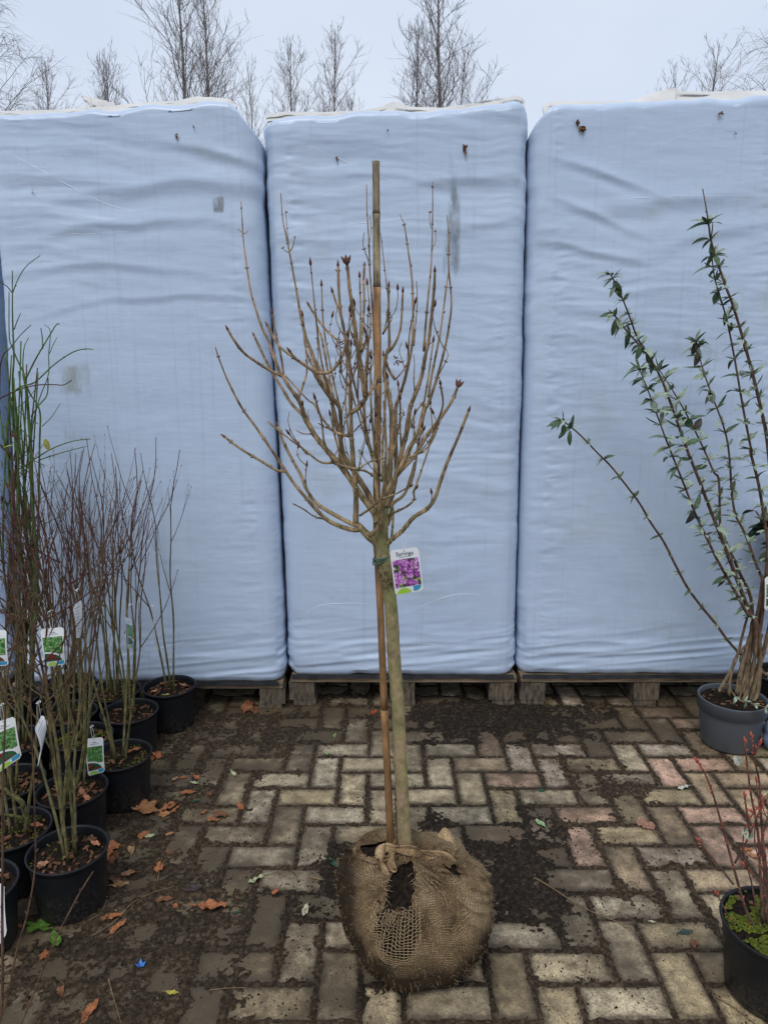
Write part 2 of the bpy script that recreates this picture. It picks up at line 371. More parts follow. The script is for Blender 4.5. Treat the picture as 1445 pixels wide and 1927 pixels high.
def photo_mat(name, stops, scale, stops2=None):
    m, b = newmat(name, .35, .45); N, L = nt(m); v = coord(N, L, 'World')
    n = noise(N, L, v, scale, 6, .75); col = ramp(N, L, n, stops)
    if stops2:
        n2 = noise(N, L, v, scale*.40, 3); col = mix(N, L, ramp(N, L, n2, [(.54, (0, 0, 0)), (.58, (1, 1, 1))]), col, ramp(N, L, n, stops2))
    L.new(col, b.inputs['Base Color']); return m
M['lilac_photo'] = photo_mat('lilac_picture', [(.38, (.05, .012, .05)), (.46, (.28, .06, .30)), (.53, (.50, .17, .50)), (.62, (.80, .58, .80))], 130, [(.40, (.012, .03, .01)), (.5, (.05, .10, .02)), (.62, (.30, .38, .08))])
M['bush_photo'] = photo_mat('shrub_picture', [(.38, (.012, .05, .015)), (.5, (.06, .19, .05)), (.62, (.30, .50, .20))], 170)
M['berry_photo'] = photo_mat('leaf_picture', [(.35, (.012, .05, .025)), (.6, (.03, .14, .07))], 150, [(.4, (.05, .01, .01)), (.6, (.35, .02, .03))])
def leaf_mat(name, spec=.3, back=None):
    m, b = newmat(name, .6, spec); N, L = nt(m); oi = N.new('ShaderNodeObjectInfo'); v = coord(N, L, 'World'); n = noise(N, L, v, 140, 5, .65)
    col = mix(N, L, 1.0, oi.outputs['Color'], ramp(N, L, n, [(.3, (.45, .42, .40)), (.55, (1, 1, 1)), (.75, (1.35, 1.3, 1.2))]), 'MULTIPLY')
    if back:
        g = N.new('ShaderNodeNewGeometry'); col = mix(N, L, g.outputs['Backfacing'], col, back)
    L.new(col, b.inputs['Base Color']); bump(N, L, b, n, .4, .001); return m
M['leaf'] = leaf_mat('dry_leaf')
M['shrub_leaf'] = leaf_mat('shrub_leaf', .35)
M['blue_scrap'] = simple('blue_plastic', (.03, .14, .45), (.06, .22, .60), 60, .35, .5, 0)
M['stone'] = simple('pale_grit', (.22, .18, .13), (.48, .43, .36), 300, .8, .2, 0)
M['twig'] = simple('fallen_twig', (.11, .07, .04), (.26, .18, .10), 90, .8, .2, .3)

# ------------------------------------------------------------------ ground and paving
g = MB(); g.quad((-400, -200, -.09), (400, -200, -.09), (400, 900, -.09), (-400, 900, -.09))
tag(g.build('ground', M['ground'], smooth=False), kind='structure')
U = .1055; JG = .009
A0 = pix(642, 1451, z=0); GX0, GY0 = A0.x - JG/2, A0.y - JG/2
paving = bpy.data.objects.new('paving', None); COL.objects.link(paving); tag(paving, kind='structure')
def brick_mesh(seed, L=2*U - JG, W=U - JG, h=.07):
    r = random.Random(seed); b = MB(); ch = .006
    def ring(lx, wy, z, n=5, j=.0012):
        P = []
        for k in range(n): P.append((-lx/2 + lx*k/n, -wy/2, z))
        for k in range(2): P.append((lx/2, -wy/2 + wy*k/2, z))
        for k in range(n): P.append((lx/2 - lx*k/n, wy/2, z))
        for k in range(2): P.append((-lx/2, wy/2 - wy*k/2, z))
        return [(x + r.uniform(-j, j), y + r.uniform(-j, j), zz + r.uniform(-j, j)*.4) for x, y, zz in P]
    R = [ring(L, W, -h, j=0), ring(L, W, -ch), ring(L - ch*.8, W - ch*.8, -ch*.25), ring(L - ch*2.6, W - ch*2.6, 0, j=.0016)]
    b.grid(R, closed_u=True)
    n = len(R[0]); b.f.append(tuple(range(3*n, 4*n))); b.m.append(0)
    return b
BLOBS = [(230, 1600, 215, 330, 1.05, .25), (120, 1850, 260, 120, .55, .25), (430, 1375, 170, 42, .75, .3), (300, 1800, 190, 120, .62, .4), (500, 1750, 100, 70, .32, .45), (470, 1440, 80, 50, .2, .25),
         (722, 1332, 1200, 17, .8, .35), (965, 1362, 175, 40, 1.9, 1.2), (560, 1370, 110, 34, .45, .5), (930, 1640, 105, 110, .95, .95), (1015, 1710, 85, 75, .9, .9), (640, 1650, 60, 80, .8, .8), (600, 1715, 70, 45, .6, .8),
         (790, 1850, 180, 45, .7, 1.0), (800, 1552, 45, 26, 1.6, 1.0), (1200, 1665, 150, 55, .45, .35), (1330, 1600, 120, 40, .3, .3), (1110, 1450, 70, 60, .55, .35), (1210, 1510, 70, 40, .55, .3),
         (1330, 1820, 100, 70, .3, .35), (850, 1395, 130, 26, .45, .6), (1000, 1600, 60, 60, .5, .7), (1010, 1480, 45, 30, .25, .4), (1180, 1760, 120, 40, .15, .4), (690, 1480, 40, 30, .2, .5), (1290, 1385, 170, 26, .45, .4)]
def dirt_at(X, Y):
    px, py = proj(X, Y, np.zeros_like(X)); m = np.zeros_like(X); p = np.zeros_like(X); w = np.full_like(X, .15)
    wx = fbm(X*7, Y*7, 5)*60; wy = fbm(X*7, Y*7, 9)*40
    for cx, cy, rx, ry, s, pt in BLOBS:
        e = np.exp(-(((px + wx - cx)/rx)**2 + ((py + wy - cy)/ry)**2)); m = m + s*e; p = p + pt*e; w = w + e
    return m, p/w
BR = [brick_mesh(i) for i in range(8)]
BRM = []
for b in BR:
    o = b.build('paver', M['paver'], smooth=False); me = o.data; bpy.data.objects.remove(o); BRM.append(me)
cells = []
for r in range(-14, 24):
    for c in range(-30, 34):
        k = (c - r) % 4
        if k == 0: cells.append((GX0 + (c+1)*U, GY0 - r*U + U/2, 0))
        elif k == 3: cells.append((GX0 + (c+.5)*U, GY0 - r*U, 1))
def vis(x, y):
    px, py = proj(x, y, 0)
    return y > .9 and -70 < px < PW + 70 and 1300 < py < PH + 60
PCOLS = [(.52, .42, .265), (.54, .45, .30), (.49, .385, .225), (.58, .50, .36), (.52, .44, .31)]
PINK = [(.56, .36, .25), (.62, .40, .295), (.52, .385, .24), (.62, .50, .385), (.54, .43, .25)]
shown = [q for q in cells if vis(q[0], q[1])]
shown.sort(key=lambda q: q[1]); shown = shown[:300]; ss = set(shown)
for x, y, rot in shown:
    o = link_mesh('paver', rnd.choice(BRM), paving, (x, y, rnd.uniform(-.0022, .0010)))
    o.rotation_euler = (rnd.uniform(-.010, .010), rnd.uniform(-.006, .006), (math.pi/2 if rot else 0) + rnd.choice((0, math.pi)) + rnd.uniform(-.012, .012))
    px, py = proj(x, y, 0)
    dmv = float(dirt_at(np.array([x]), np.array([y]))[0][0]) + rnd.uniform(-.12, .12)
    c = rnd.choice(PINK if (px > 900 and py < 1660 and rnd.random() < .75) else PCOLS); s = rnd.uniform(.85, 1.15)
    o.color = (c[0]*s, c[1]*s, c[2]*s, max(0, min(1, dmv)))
rest = MB()
for x, y, rot in cells:
    if (x, y, rot) in ss: continue
    b = rnd.choice(BR); i0 = len(rest.v)
    for vx, vy, vz in b.v:
        rest.v.append((x + (-vy if rot else vx), y + (vx if rot else vy), vz - .001))
    for f in b.f: rest.f.append(tuple(i0 + k for k in f)); rest.m.append(0)
ro = rest.build('paver_field', M['paver_far'], paving, smooth=False); tag(ro, kind='stuff'); ro.color = (.50, .42, .29, .3)

# soil in the joints and drifts of soil on top of the pavers (a real height field)
xs = np.arange(-2.1, 2.1, .0046); ys = np.arange(1.0, 3.95, .0046)
SX, SY = np.meshgrid(xs, ys)
def joint_dist(X, Y):
    c = np.floor((X - GX0)/U); r = np.floor(-(Y - GY0 - U)/U + 1e-9); k = np.mod(c - r, 4)
    x0 = GX0 + np.where(k == 1, c-1, c)*U; w = np.where(k < 2, 2*U, U)
    y1 = GY0 + U - np.where(k == 2, r-1, r)*U; h = np.where(k < 2, U, 2*U)
    return np.minimum(np.minimum(X - x0, x0 + w - X), np.minimum(y1 - Y, Y - (y1 - h)))
JD = joint_dist(SX, SY); DM, DP = dirt_at(SX, SY)
n_f = fbm(SX*95, SY*95, 2, 2); n_m = fbm(SX*22, SY*22, 3, 4); n_l = fbm(SX*5, SY*5, 4, 3)
lift = np.clip(DM + n_l*.40 + n_m*.45 + n_f*.30 - .34, -.2, 1.3)
SZ = -.0062 + .0056*np.exp(-(JD/(.013 + .009*np.clip(n_l + .5*DM, -.6, 1)))**2)*(.92 + .8*n_m + .35*n_f) + .0078*np.clip(lift, 0, 1.3) + .0026*n_f + .0016*n_m + .0030*np.clip(DM - .9, 0, 1)*n_m
me = np_grid_mesh('soil', SX, SY, SZ, M['soil'], attrs={'peat': np.clip(DP*1.25, 0, 1)*np.clip(.3 + DM, 0, 1)})
so = link_mesh('soil', me); tag(so, kind='stuff'); so['label'] = 'dark soil in the paving joints and spilled over the pavers'; so['category'] = 'soil'
def soil_h(x, y):
    i = int(round((x + 2.1)/.0046)); j = int(round((y - 1.0)/.0046))
    if 0 <= j < SZ.shape[0] and 0 <= i < SZ.shape[1]: return max(SZ[j, i], -.001)
    return 0.0
crumbs = MB(); grit = MB(); k = 0
NR = np.random.RandomState(11)
cx_ = NR.uniform(-1.75, 1.75, 150000); cy_ = NR.uniform(1.15, 3.1, 150000); cm, cp = dirt_at(cx_, cy_)
near = np.exp(-(((cx_ - .09)**2 + (cy_ - 1.74)**2)/.30))
pr = np.clip(.03 + .16*np.clip(cm, 0, 1.2) + .22*near, 0, 1); keep = NR.rand(150000) < pr
for x, y, nn in zip(cx_[keep], cy_[keep], near[keep]):
    if (x - .08)**2 + (y - 1.7)**2 < .03: continue
    crumbs.crumb((x, y, soil_h(x, y) + .0005), .0010 + .0035*rnd.random()**3)
for i in range(1500):
    x = rnd.uniform(-1.7, 1.7); y = rnd.uniform(1.15, 3.0); grit.crumb((x, y, soil_h(x, y)), .0009 + .0028*rnd.random()**3)
tag(crumbs.build('soil_crumbs', M['peat'], smooth=False), 'dark crumbs of potting soil scattered over the paving', 'soil', kind='stuff')
tag(grit.build('pale_grit', M['stone'], smooth=False), 'pale grit and tiny stones scattered over the paving', 'grit', kind='stuff')

# ------------------------------------------------------------------ wrapped bales on pallets
def pw_lin(tab, v):
    xs_, ys_ = zip(*tab); return np.interp(v, xs_, ys_)
YB = 3.03
def zpix(py, Y): return pix(722, py, Y=Y).z
def xpix(px, py, Y): return pix(px, py, Y=Y).x
def bale(label, left, right, top, y0, zb, seed, rsh=(.05, .05), depth=1.15, folds=()):
    """left/right: (photo y, photo x) edges of the front face; top: (photo x, photo y)"""
    lz = sorted([(zpix(py, y0), xpix(px, py, y0)) for py, px in left]); rz_ = sorted([(zpix(py, y0), xpix(px, py, y0)) for py, px in right])
    tp = sorted([(xpix(px, py, y0), zpix(py, y0)) for px, py in top])
    NF, NS, NV = 250, 24, 380
    # perimeter of a rounded rectangle: (a, b) a in 0..1 across, b in 0..1 deep
    R = .075; per = []
    def arc(cx, cy, a0, a1, n):
        return [(cx, cy, math.cos(a0 + (a1-a0)*i/n), math.sin(a0 + (a1-a0)*i/n)) for i in range(n)]
    fr = [(-1 + 2*i/NF) for i in range(NF+1)]
    nodes = []                                     # (side x in -1..1, depth 0..1, nx, ny, corner weight)
    for t in fr: nodes.append((t, 0, 0, -1, 0))
    for i in range(1, 10): a = -math.pi/2 + math.pi/2*i/10; nodes.append((1, 0, math.cos(a), math.sin(a), 1))
    for i in range(NS+1): nodes.append((1, i/NS, 1, 0, 2))
    for i in range(1, 4): a = math.pi/2*i/4; nodes.append((1, 1, math.cos(a), math.sin(a), 1))
    for i in range(NS+1): nodes.append((1 - 2*i/NS, 1, 0, 1, 3))
    for i in range(1, 4): a = math.pi/2 + math.pi/2*i/4; nodes.append((-1, 1, math.cos(a), math.sin(a), 1))
    for i in range(NS+1): nodes.append((-1, 1 - i/NS, -1, 0, 2))
    for i in range(1, 10): a = math.pi + math.pi/2*i/10; nodes.append((-1, 0, math.cos(a), math.sin(a), 1))
    nd = np.array(nodes); n = len(nd)
    # vertical profile: bottom roll, wall, top roll, cap
    prof = []
    for i in range(6): a = math.pi/2*(1 - i/6); prof.append((0, .035*(1 - math.sin(a)), .035*(1 - math.cos(a))*0 + .035*(1 - math.cos(math.pi/2 - a))*0 + .03*(1 - math.cos(a))*-1 + .03))
    prof = [(0.0, .02 + .0, .030 - .030*math.sin(math.pi/2*i/6), 0) for i in range(0)]
    rows = []
    for i in range(6): a = math.pi/2*i/6; rows.append((0, .03*(1 - math.cos(a)), .03*(1 - math.sin(a))))        # (kind, z above zb, inset)
    for i in range(NV): rows.append((1, i/(NV-1), 0))
    for i in range(1, 11): a = math.pi/2*i/10; rows.append((2, math.sin(a), 1 - math.cos(a)))
    for i in range(1, 9): rows.append((3, i/8, 0))
    X = np.zeros((len(rows), n)); Y = np.zeros_like(X); Z = np.zeros_like(X); DX = np.zeros_like(X)
    rt = .032
    sx, sd, nx, ny = nd[:, 0], nd[:, 1], nd[:, 2], nd[:, 3]
    for j, (kd, a, ins) in enumerate(rows):
        if kd == 0: zrow = np.full(n, zb + a); inset = ins
        hw0 = (rz_[-1][1] - lz[-1][1])/2; zt0 = pw_lin(tp, (lz[-1][1] + rz_[-1][1])/2 + sx*(hw0 - R) + nx*R) - .02*sd
        if kd == 1: zrow = zb + .03 + (zt0 - rt - zb - .03)*a; inset = 0
        if kd == 2: zrow = zt0 - rt + rt*a; inset = rt*ins
        if kd == 3: zrow = zt0 + .012*a; inset = rt
        xl = pw_lin(lz, zrow); xr = pw_lin(rz_, zrow); hw = (xr - xl)/2; xc = (xl + xr)/2
        # shoulders at the upper corners
        sh = np.where(sx > 0, rsh[1], rsh[0]); q = np.clip((zrow - (zt0 - 2.6*sh))/(2.6*sh), 0, 1); hw = hw - sh*q**2.2*1.0
        px_ = xc + sx*(hw - R) + nx*R - np.sign(nx)*0; py_ = y0 + R + sd*(depth - 2*R) + ny*R
        X[j] = px_ - nx*inset; Y[j] = py_ - ny*inset
        Z[j] = zrow
        if kd == 3:
            f = 1 - a*.98; X[j] = xc + (X[j] - xc)*f; Y[j] = y0 + depth/2 + (Y[j] - y0 - depth/2)*f
        DX[j] = (1 - np.abs(sx))*hw + np.where(nd[:, 4] == 2, sd*.4, 0)
    # wrinkles along the outward normal
    S = np.where(np.abs(nx)[None, :] > .7, Y*1.0 + 9, X)           # running coordinate round the corner
    zt = Z.max(axis=0)[None, :]; dz = Z - zb; dtop = np.clip(zt - Z, 0, 3)
    edge = np.exp(-DX/.10); edge2 = np.exp(-DX/.035)
    warp = fbm(S*2.2, Z*2.2, seed + 1)*.10
    n1 = fbm(S*1.1 + 3, (Z + warp + .10*S)*7, seed + 2, 3)
    n2 = fbm(S*2.0, (Z + warp*.6)*24, seed + 3, 3)
    n3 = 1 - 2*np.abs(fbm(S*3.5, (Z + warp*.35)*34, seed + 4, 3))
    n4 = fbm(S*14, Z*14, seed + 6, 3)
    zone = .16 + .84*sstep(-.22, .38, fbm(S*1.3, Z*1.6, seed + 7, 2)) + .5*np.exp(-dz/.25) + .35*np.exp(-dtop/.5)
    pz = sstep(-.3, .4, fbm(S*2, Z*2.3, seed + 9, 2))
    puck = pz*((1 - 2*np.abs(fbm(S*6, Z*26, seed + 8, 3)))*edge*np.clip(DX/.03, .25, 1) + .5*(1 - 2*np.abs(fbm(S*12, Z*46, seed + 10, 2)))*edge2*np.clip(DX/.02, .2, 1))
    D = zone*(.0066*n1 + .0017*n2 + .0009*n3) + .0010*n4 + .0048*puck
    low = np.exp(-((dz - .10)/.11)**2); D += low*.0060*(1 - 2*np.abs(fbm(S*2.4 + Z*2.2, (Z*1.0 - S*.10)*27, seed + 12, 2)))
    for fx, fz, w, hgt, slope, amp in folds:                        # named folds: centre, half length, half height, slope, depth
        zz = Z - (fz + slope*(X - fx) - .25*(X - fx)**2); zz = zz + .018*fbm(X*5, Z*5, seed + 20, 2); h2 = hgt*.62; D += .42*amp*np.exp(-((X - fx)/w)**2)*(np.exp(-np.abs(zz/h2)**1.5) - .7*np.exp(-((zz + 1.4*h2)/h2)**2))
    kinds = np.array([r_[0] for r_ in rows]); fade = np.where(kinds == 0, .35, np.where(kinds == 1, 1, np.where(kinds == 2, .7, .3)))[:, None]
    D = D*fade - .02*np.exp(-dz/.02)*0
    X = X + nx[None, :]*D; Y = Y + ny[None, :]*D
    Z = Z + np.where(kinds[:, None] >= 2, .012*fbm(X*9, Y*7, seed + 14, 3), 0) + np.where(kinds[:, None] == 0, .010*fbm(S*10, S*0 + 2, seed + 15, 2), 0)
    base = Vector(((lz[0][1] + rz_[0][1])/2, y0 + depth/2, zb))
    t = thing('wrapped_bale', base, label, 'bale')
    me = np_grid_mesh('film_wrap', X, Y, Z, M['film'], closed_u=True, org=base)
    link_mesh('film_wrap', me, t)
    t_front[t.name] = (X[:, :NF+1].copy(), Y[:, :NF+1].copy(), Z[:, :NF+1].copy())
    return t
t_front = {}
def front_y(t, x, z):
    X, Y, Z = t_front[t.name]; i = np.argmin((X - x)**2 + (Z - z)**2); return Y.ravel()[i]
zB = zpix(1273, YB)
bale_l = bale('pale blue film wrapped bale behind the black pots of twiggy shrubs',
              [(212, -38), (560, -4), (950, 18), (1285, 36)], [(200, 484), (255, 486), (400, 492), (700, 507), (1000, 522), (1200, 531), (1285, 533)],
              [(-60, 214), (0, 211), (150, 206), (260, 196), (360, 188), (430, 187), (446, 194), (470, 225), (490, 252)], 2.99, zpix(1286, 2.99), 21, (.02, .012),
              folds=[(-.75, 2.16, .42, .055, .02, .016), (-.95, 2.02, .35, .04, .06, .010), (-.62, 2.26, .22, .04, -.25, .014), (-1.1, 1.86, .4, .035, .0, .008), (-.85, 1.74, .4, .03, .03, .007)])
bale_m = bale('pale blue film wrapped bale right behind the staked bare lilac',
              [(218, 493), (400, 500), (700, 513), (1000, 530), (1275, 542)], [(190, 996), (250, 996), (400, 994), (700, 986), (1000, 978), (1275, 970)],
              [(490, 224), (508, 215), (700, 208), (870, 202), (940, 190), (985, 184), (1000, 190)], YB, zB, 47, (.010, .006),
              folds=[(.32, 2.18, .25, .05, .05, .012), (-.1, 2.2, .3, .03, .0, .006), (.42, 2.02, .16, .04, .12, .009)])
bale_r = bale('pale blue film wrapped bale behind the grey pot and its leafy shrub',
              [(192, 1000), (260, 1000), (400, 998), (700, 991), (1000, 981), (1275, 976)], [(180, 1520), (700, 1500), (1275, 1462)],
              [(996, 240), (1012, 215), (1030, 197), (1060, 193), (1200, 186), (1300, 184), (1445, 178), (1530, 178)], YB + .01, zB, 83, (.012, .01),
              folds=[(1.15, 2.12, .3, .06, .10, .014), (.85, 2.20, .2, .035, -.3, .012), (.80, 2.06, .16, .03, -.35, .010), (.84, 1.92, .18, .03, -.2, .009), (1.3, 1.99, .3, .05, .2, .008)])
bale_e = bale('narrow strip of a shadowed wrapped bale beyond the tall green stems',
              [(212, -600), (1285, -500)], [(212, -60), (560, -30), (950, -2), (1285, 14)], [(-600, 214), (-45, 214)], 3.10, zpix(1290, 3.1), 95)

def film_flap(parent, upper, lower, Yu, Yl, seed, name='loose_film'):
    """folded film standing above the top edge; upper / lower photo outlines"""
    n = 60; b = MB(); rows = 9; P = []
    ux, uy = zip(*upper); lx, ly = zip(*lower)
    for j in range(rows):
        a = j/(rows-1); row = []
        for i in range(n):
            s = i/(n-1)
            pu = (np.interp(s, np.linspace(0, 1, len(ux)), ux), np.interp(s, np.linspace(0, 1, len(ux)), uy))
            pl = (np.interp(s, np.linspace(0, 1, len(lx)), lx), np.interp(s, np.linspace(0, 1, len(lx)), ly))
            q = pix(pu[0], pu[1], Y=Yu).lerp(pix(pl[0], pl[1] + 9, Y=Yl + .03), a)
            w = float(fbm(np.array(s*16 + seed), np.array(a*4), 3, 3))*.030*math.sin(a*math.pi*.8 + .5)
            row.append((q.x, q.y + w, q.z + w*.5))
        P.append(row)
    b.grid(P); back = [[(p[0], p[1] + .004 + .006*math.sin(math.pi*j/(rows-1)), p[2] - .003) for p in row] for j, row in enumerate(P)]
    b.grid([r_[::-1] for r_ in back]); return b.build(name, M['film_white'], parent)
film_flap(bale_l, [(152, 180), (175, 183), (200, 190), (216, 193)], [(172, 205), (185, 205), (200, 204), (216, 202)], 3.14, 3.04, 1)
film_flap(bale_l, [(-30, 209), (40, 208), (100, 207), (150, 203), (210, 199), (280, 192), (335, 190), (372, 180), (400, 183), (430, 186), (446, 195)], [(-30, 216), (40, 214), (100, 212), (150, 208), (210, 203), (280, 196), (335, 192), (372, 198), (400, 204), (430, 206), (444, 206)], 3.10, 3.0, 2, 'top_sheet')
film_flap(bale_m, [(500, 216), (540, 209), (600, 211), (660, 209), (715, 203), (740, 191), (775, 200), (830, 203), (880, 196), (930, 186), (976, 179), (988, 190)], [(502, 220), (540, 215), (600, 214), (660, 211), (715, 209), (740, 209), (775, 207), (830, 204), (880, 204), (930, 208), (965, 206), (986, 202)], 3.12, 3.04, 5, 'top_sheet')
film_flap(bale_r, [(1020, 200), (1036, 190), (1068, 191), (1120, 190), (1190, 188), (1230, 175), (1268, 164), (1276, 171), (1350, 172), (1450, 171), (1520, 171)], [(1022, 205), (1036, 200), (1068, 195), (1120, 191), (1190, 190), (1230, 188), (1265, 189), (1276, 190), (1350, 186), (1450, 180), (1520, 180)], 3.16, 3.05, 8, 'top_sheet')

def on_film(t, px, py, off=.002):
    p = pix(px, py, Y=YB); 
    for _ in range(2): p = pix(px, py, Y=front_y(t, p.x, p.z) - off)
    return p
def crease(t, pts, r=.0014):
    c = cr([Vector((x, y, 0)) for x, y in pts], 8); P = [on_film(t, q.x, q.y, -.0005) for q in c]
    ys_ = np.array([p.y for p in P]); ys_ = np.convolve(np.pad(ys_, 2, mode='edge'), np.ones(5)/5, 'valid')
    P = [pix(q.x, q.y, Y=float(yy)) for q, yy in zip(c, ys_)]
    n = len(P); b = MB(); b.tube(P, [r*(.35 + .65*math.sin(math.pi*i/(n-1))) for i in range(n)], 5); b.build('crease', M['crease'], t)
crease(bale_l, [(0, 280), (60, 310), (150, 360), (220, 390), (290, 400)]); crease(bale_l, [(300, 195), (350, 225), (400, 252)], .001)
crease(bale_l, [(185, 1240), (290, 1222), (350, 1208), (420, 1198)], .0013); crease(bale_l, [(60, 432), (150, 440), (230, 436), (330, 432)], .0009); crease(bale_l, [(80, 212), (120, 228), (165, 238)], .001)
crease(bale_m, [(560, 265), (640, 300), (720, 335), (800, 357)], .001); crease(bale_m, [(610, 423), (680, 420), (790, 410), (910, 420)], .0012)
crease(bale_m, [(560, 1165), (600, 1140), (660, 1135), (700, 1137)], .0014); crease(bale_m, [(780, 1145), (850, 1120), (910, 1118)], .0014); crease(bale_m, [(745, 1220), (780, 1212), (810, 1212), (900, 1222)], .0011)
crease(bale_r, [(1210, 292), (1260, 265), (1340, 232), (1400, 220)], .001); crease(bale_r, [(1140, 375), (1220, 372), (1320, 368), (1445, 372)], .0012); crease(bale_r, [(1040, 345), (1080, 372), (1110, 385), (1150, 378)], .0008)

def film_patch(t, corners, name, mat, off=.0025, n=8):
    (ax, ay), (bx, by), (cx, cy), (dx, dy) = corners; P = []
    for j in range(n*3+1):
        v = j/(n*3); row = []
        for i in range(n+1):
            u = i/n; x = (ax*(1-u) + bx*u)*(1-v) + (dx*(1-u) + cx*u)*v; y = (ay*(1-u) + by*u)*(1-v) + (dy*(1-u) + cy*u)*v
            row.append(on_film(t, x, y, off))
        P.append(row)
    b = MB(); b.grid(P); return b.build(name, mat, t)
film_patch(bale_m, [(833, 278), (868, 280), (866, 540), (833, 540)], 'tape_residue', M['tape'])
film_patch(bale_l, [(398, 372), (424, 366), (420, 398), (403, 402)], 'tape_residue', M['tape'], n=5)
film_patch(bale_l, [(108, 690), (172, 680), (176, 745), (112, 748)], 'stain', M['stain'], n=6)
film_patch(bale_l, [(120, 795), (140, 792), (142, 830), (122, 830)], 'stain', M['stain'], n=4)

def pallet(x0, x1, y0, zt, label):
    t = thing('wooden_pallet', ((x0+x1)/2, y0 + .5, 0), label, 'pallet', 'pallets under the wrapped bales')
    w = x1 - x0; zbk = zt - .026
    for i in range(7):
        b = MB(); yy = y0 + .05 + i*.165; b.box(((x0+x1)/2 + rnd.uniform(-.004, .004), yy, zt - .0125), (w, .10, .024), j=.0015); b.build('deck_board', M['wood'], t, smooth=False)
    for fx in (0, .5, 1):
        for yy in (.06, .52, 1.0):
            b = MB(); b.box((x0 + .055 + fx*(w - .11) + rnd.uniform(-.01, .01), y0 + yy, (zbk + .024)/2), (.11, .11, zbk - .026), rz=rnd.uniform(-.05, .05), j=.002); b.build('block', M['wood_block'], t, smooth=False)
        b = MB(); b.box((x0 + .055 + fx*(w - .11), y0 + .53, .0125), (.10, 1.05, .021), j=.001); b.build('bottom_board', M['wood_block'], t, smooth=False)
    return t
def gx(px, y): return xpix(px, 1300, y)
pallet(gx(25, 2.985), gx(531, 2.985), 2.985, zpix(1286, 2.985), 'weathered wooden pallet under the bale behind the twiggy potted shrubs')
pallet(gx(549, 3.02), gx(971, 3.02), 3.02, zpix(1274, 3.02), 'weathered wooden pallet under the bale directly behind the lilac')
pallet(gx(979, 3.02), gx(1450, 3.02), 3.02, zpix(1274, 3.02), 'weathered wooden pallet under the bale behind the grey pot')
pallet(gx(-520, 3.09), gx(8, 3.09), 3.09, zpix(1290, 3.09), 'weathered wooden pallet under the shadowed bale beyond the tall green stems')
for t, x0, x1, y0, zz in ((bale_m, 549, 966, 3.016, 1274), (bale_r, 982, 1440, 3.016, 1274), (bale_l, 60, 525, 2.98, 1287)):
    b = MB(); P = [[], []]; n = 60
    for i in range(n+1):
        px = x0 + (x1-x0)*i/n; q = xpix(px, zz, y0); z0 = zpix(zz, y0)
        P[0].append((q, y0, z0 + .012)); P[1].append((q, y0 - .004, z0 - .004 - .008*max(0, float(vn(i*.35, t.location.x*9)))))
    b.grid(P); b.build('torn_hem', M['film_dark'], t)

# dry leaf scraps clinging to the film
def film_scrap(t, px, py, s, seed, lab):
    r = random.Random(seed); c = on_film(t, px, py, .004); b = MB(); mpp = 3.2/FPX
    for k in range(r.randint(3, 5)):
        o = c + Vector((r.uniform(-.4, .4)*s*mpp, -r.uniform(0, .006), r.uniform(-.5, .5)*s*mpp)); a = r.uniform(0, 6.28); L = s*mpp*r.uniform(.35, .7)
        d = Vector((math.cos(a), -.3, math.sin(a)))*L; w = Vector((-math.sin(a), -.2, math.cos(a)))*L*.35
        b.quad(o - d*.5, o + w + Vector((0, -.004, 0)), o + d*.5, o - w); b.tube([o, o + Vector((0, -.002, -L*.8))], .0006, 4)
    tag(b.build('dry_leaf_scrap', M['chip'], base=c), lab, 'leaf', 'dry leaf scraps clinging to the bales')
for k, (t, px, py, s) in enumerate([(bale_l, 331, 257, 9), (bale_l, 365, 237, 5), (bale_l, 63, 360, 4), (bale_m, 633, 301, 9), (bale_m, 730, 248, 5), (bale_m, 877, 281, 15), (bale_r, 1091, 239, 19), (bale_r, 1355, 209, 10), (bale_r, 1382, 251, 5)]):
    film_scrap(t, px, py, s, k, {0: 'dry brown leaf scrap stuck to the bale behind the black pots', 1: 'dry brown leaf scrap stuck to the bale behind the lilac', 2: 'dry brown leaf scrap stuck to the bale behind the grey pot'}[0 if t is bale_l else 1 if t is bale_m else 2].replace('dry brown leaf scrap', {9: 'curled dry brown leaf scrap', 5: 'tiny dry brown leaf scrap', 4: 'mere dark speck of leaf', 15: 'large dark leaf scrap', 19: 'dangling large dark leaf scrap', 10: 'crumpled dark leaf scrap'}[s]))

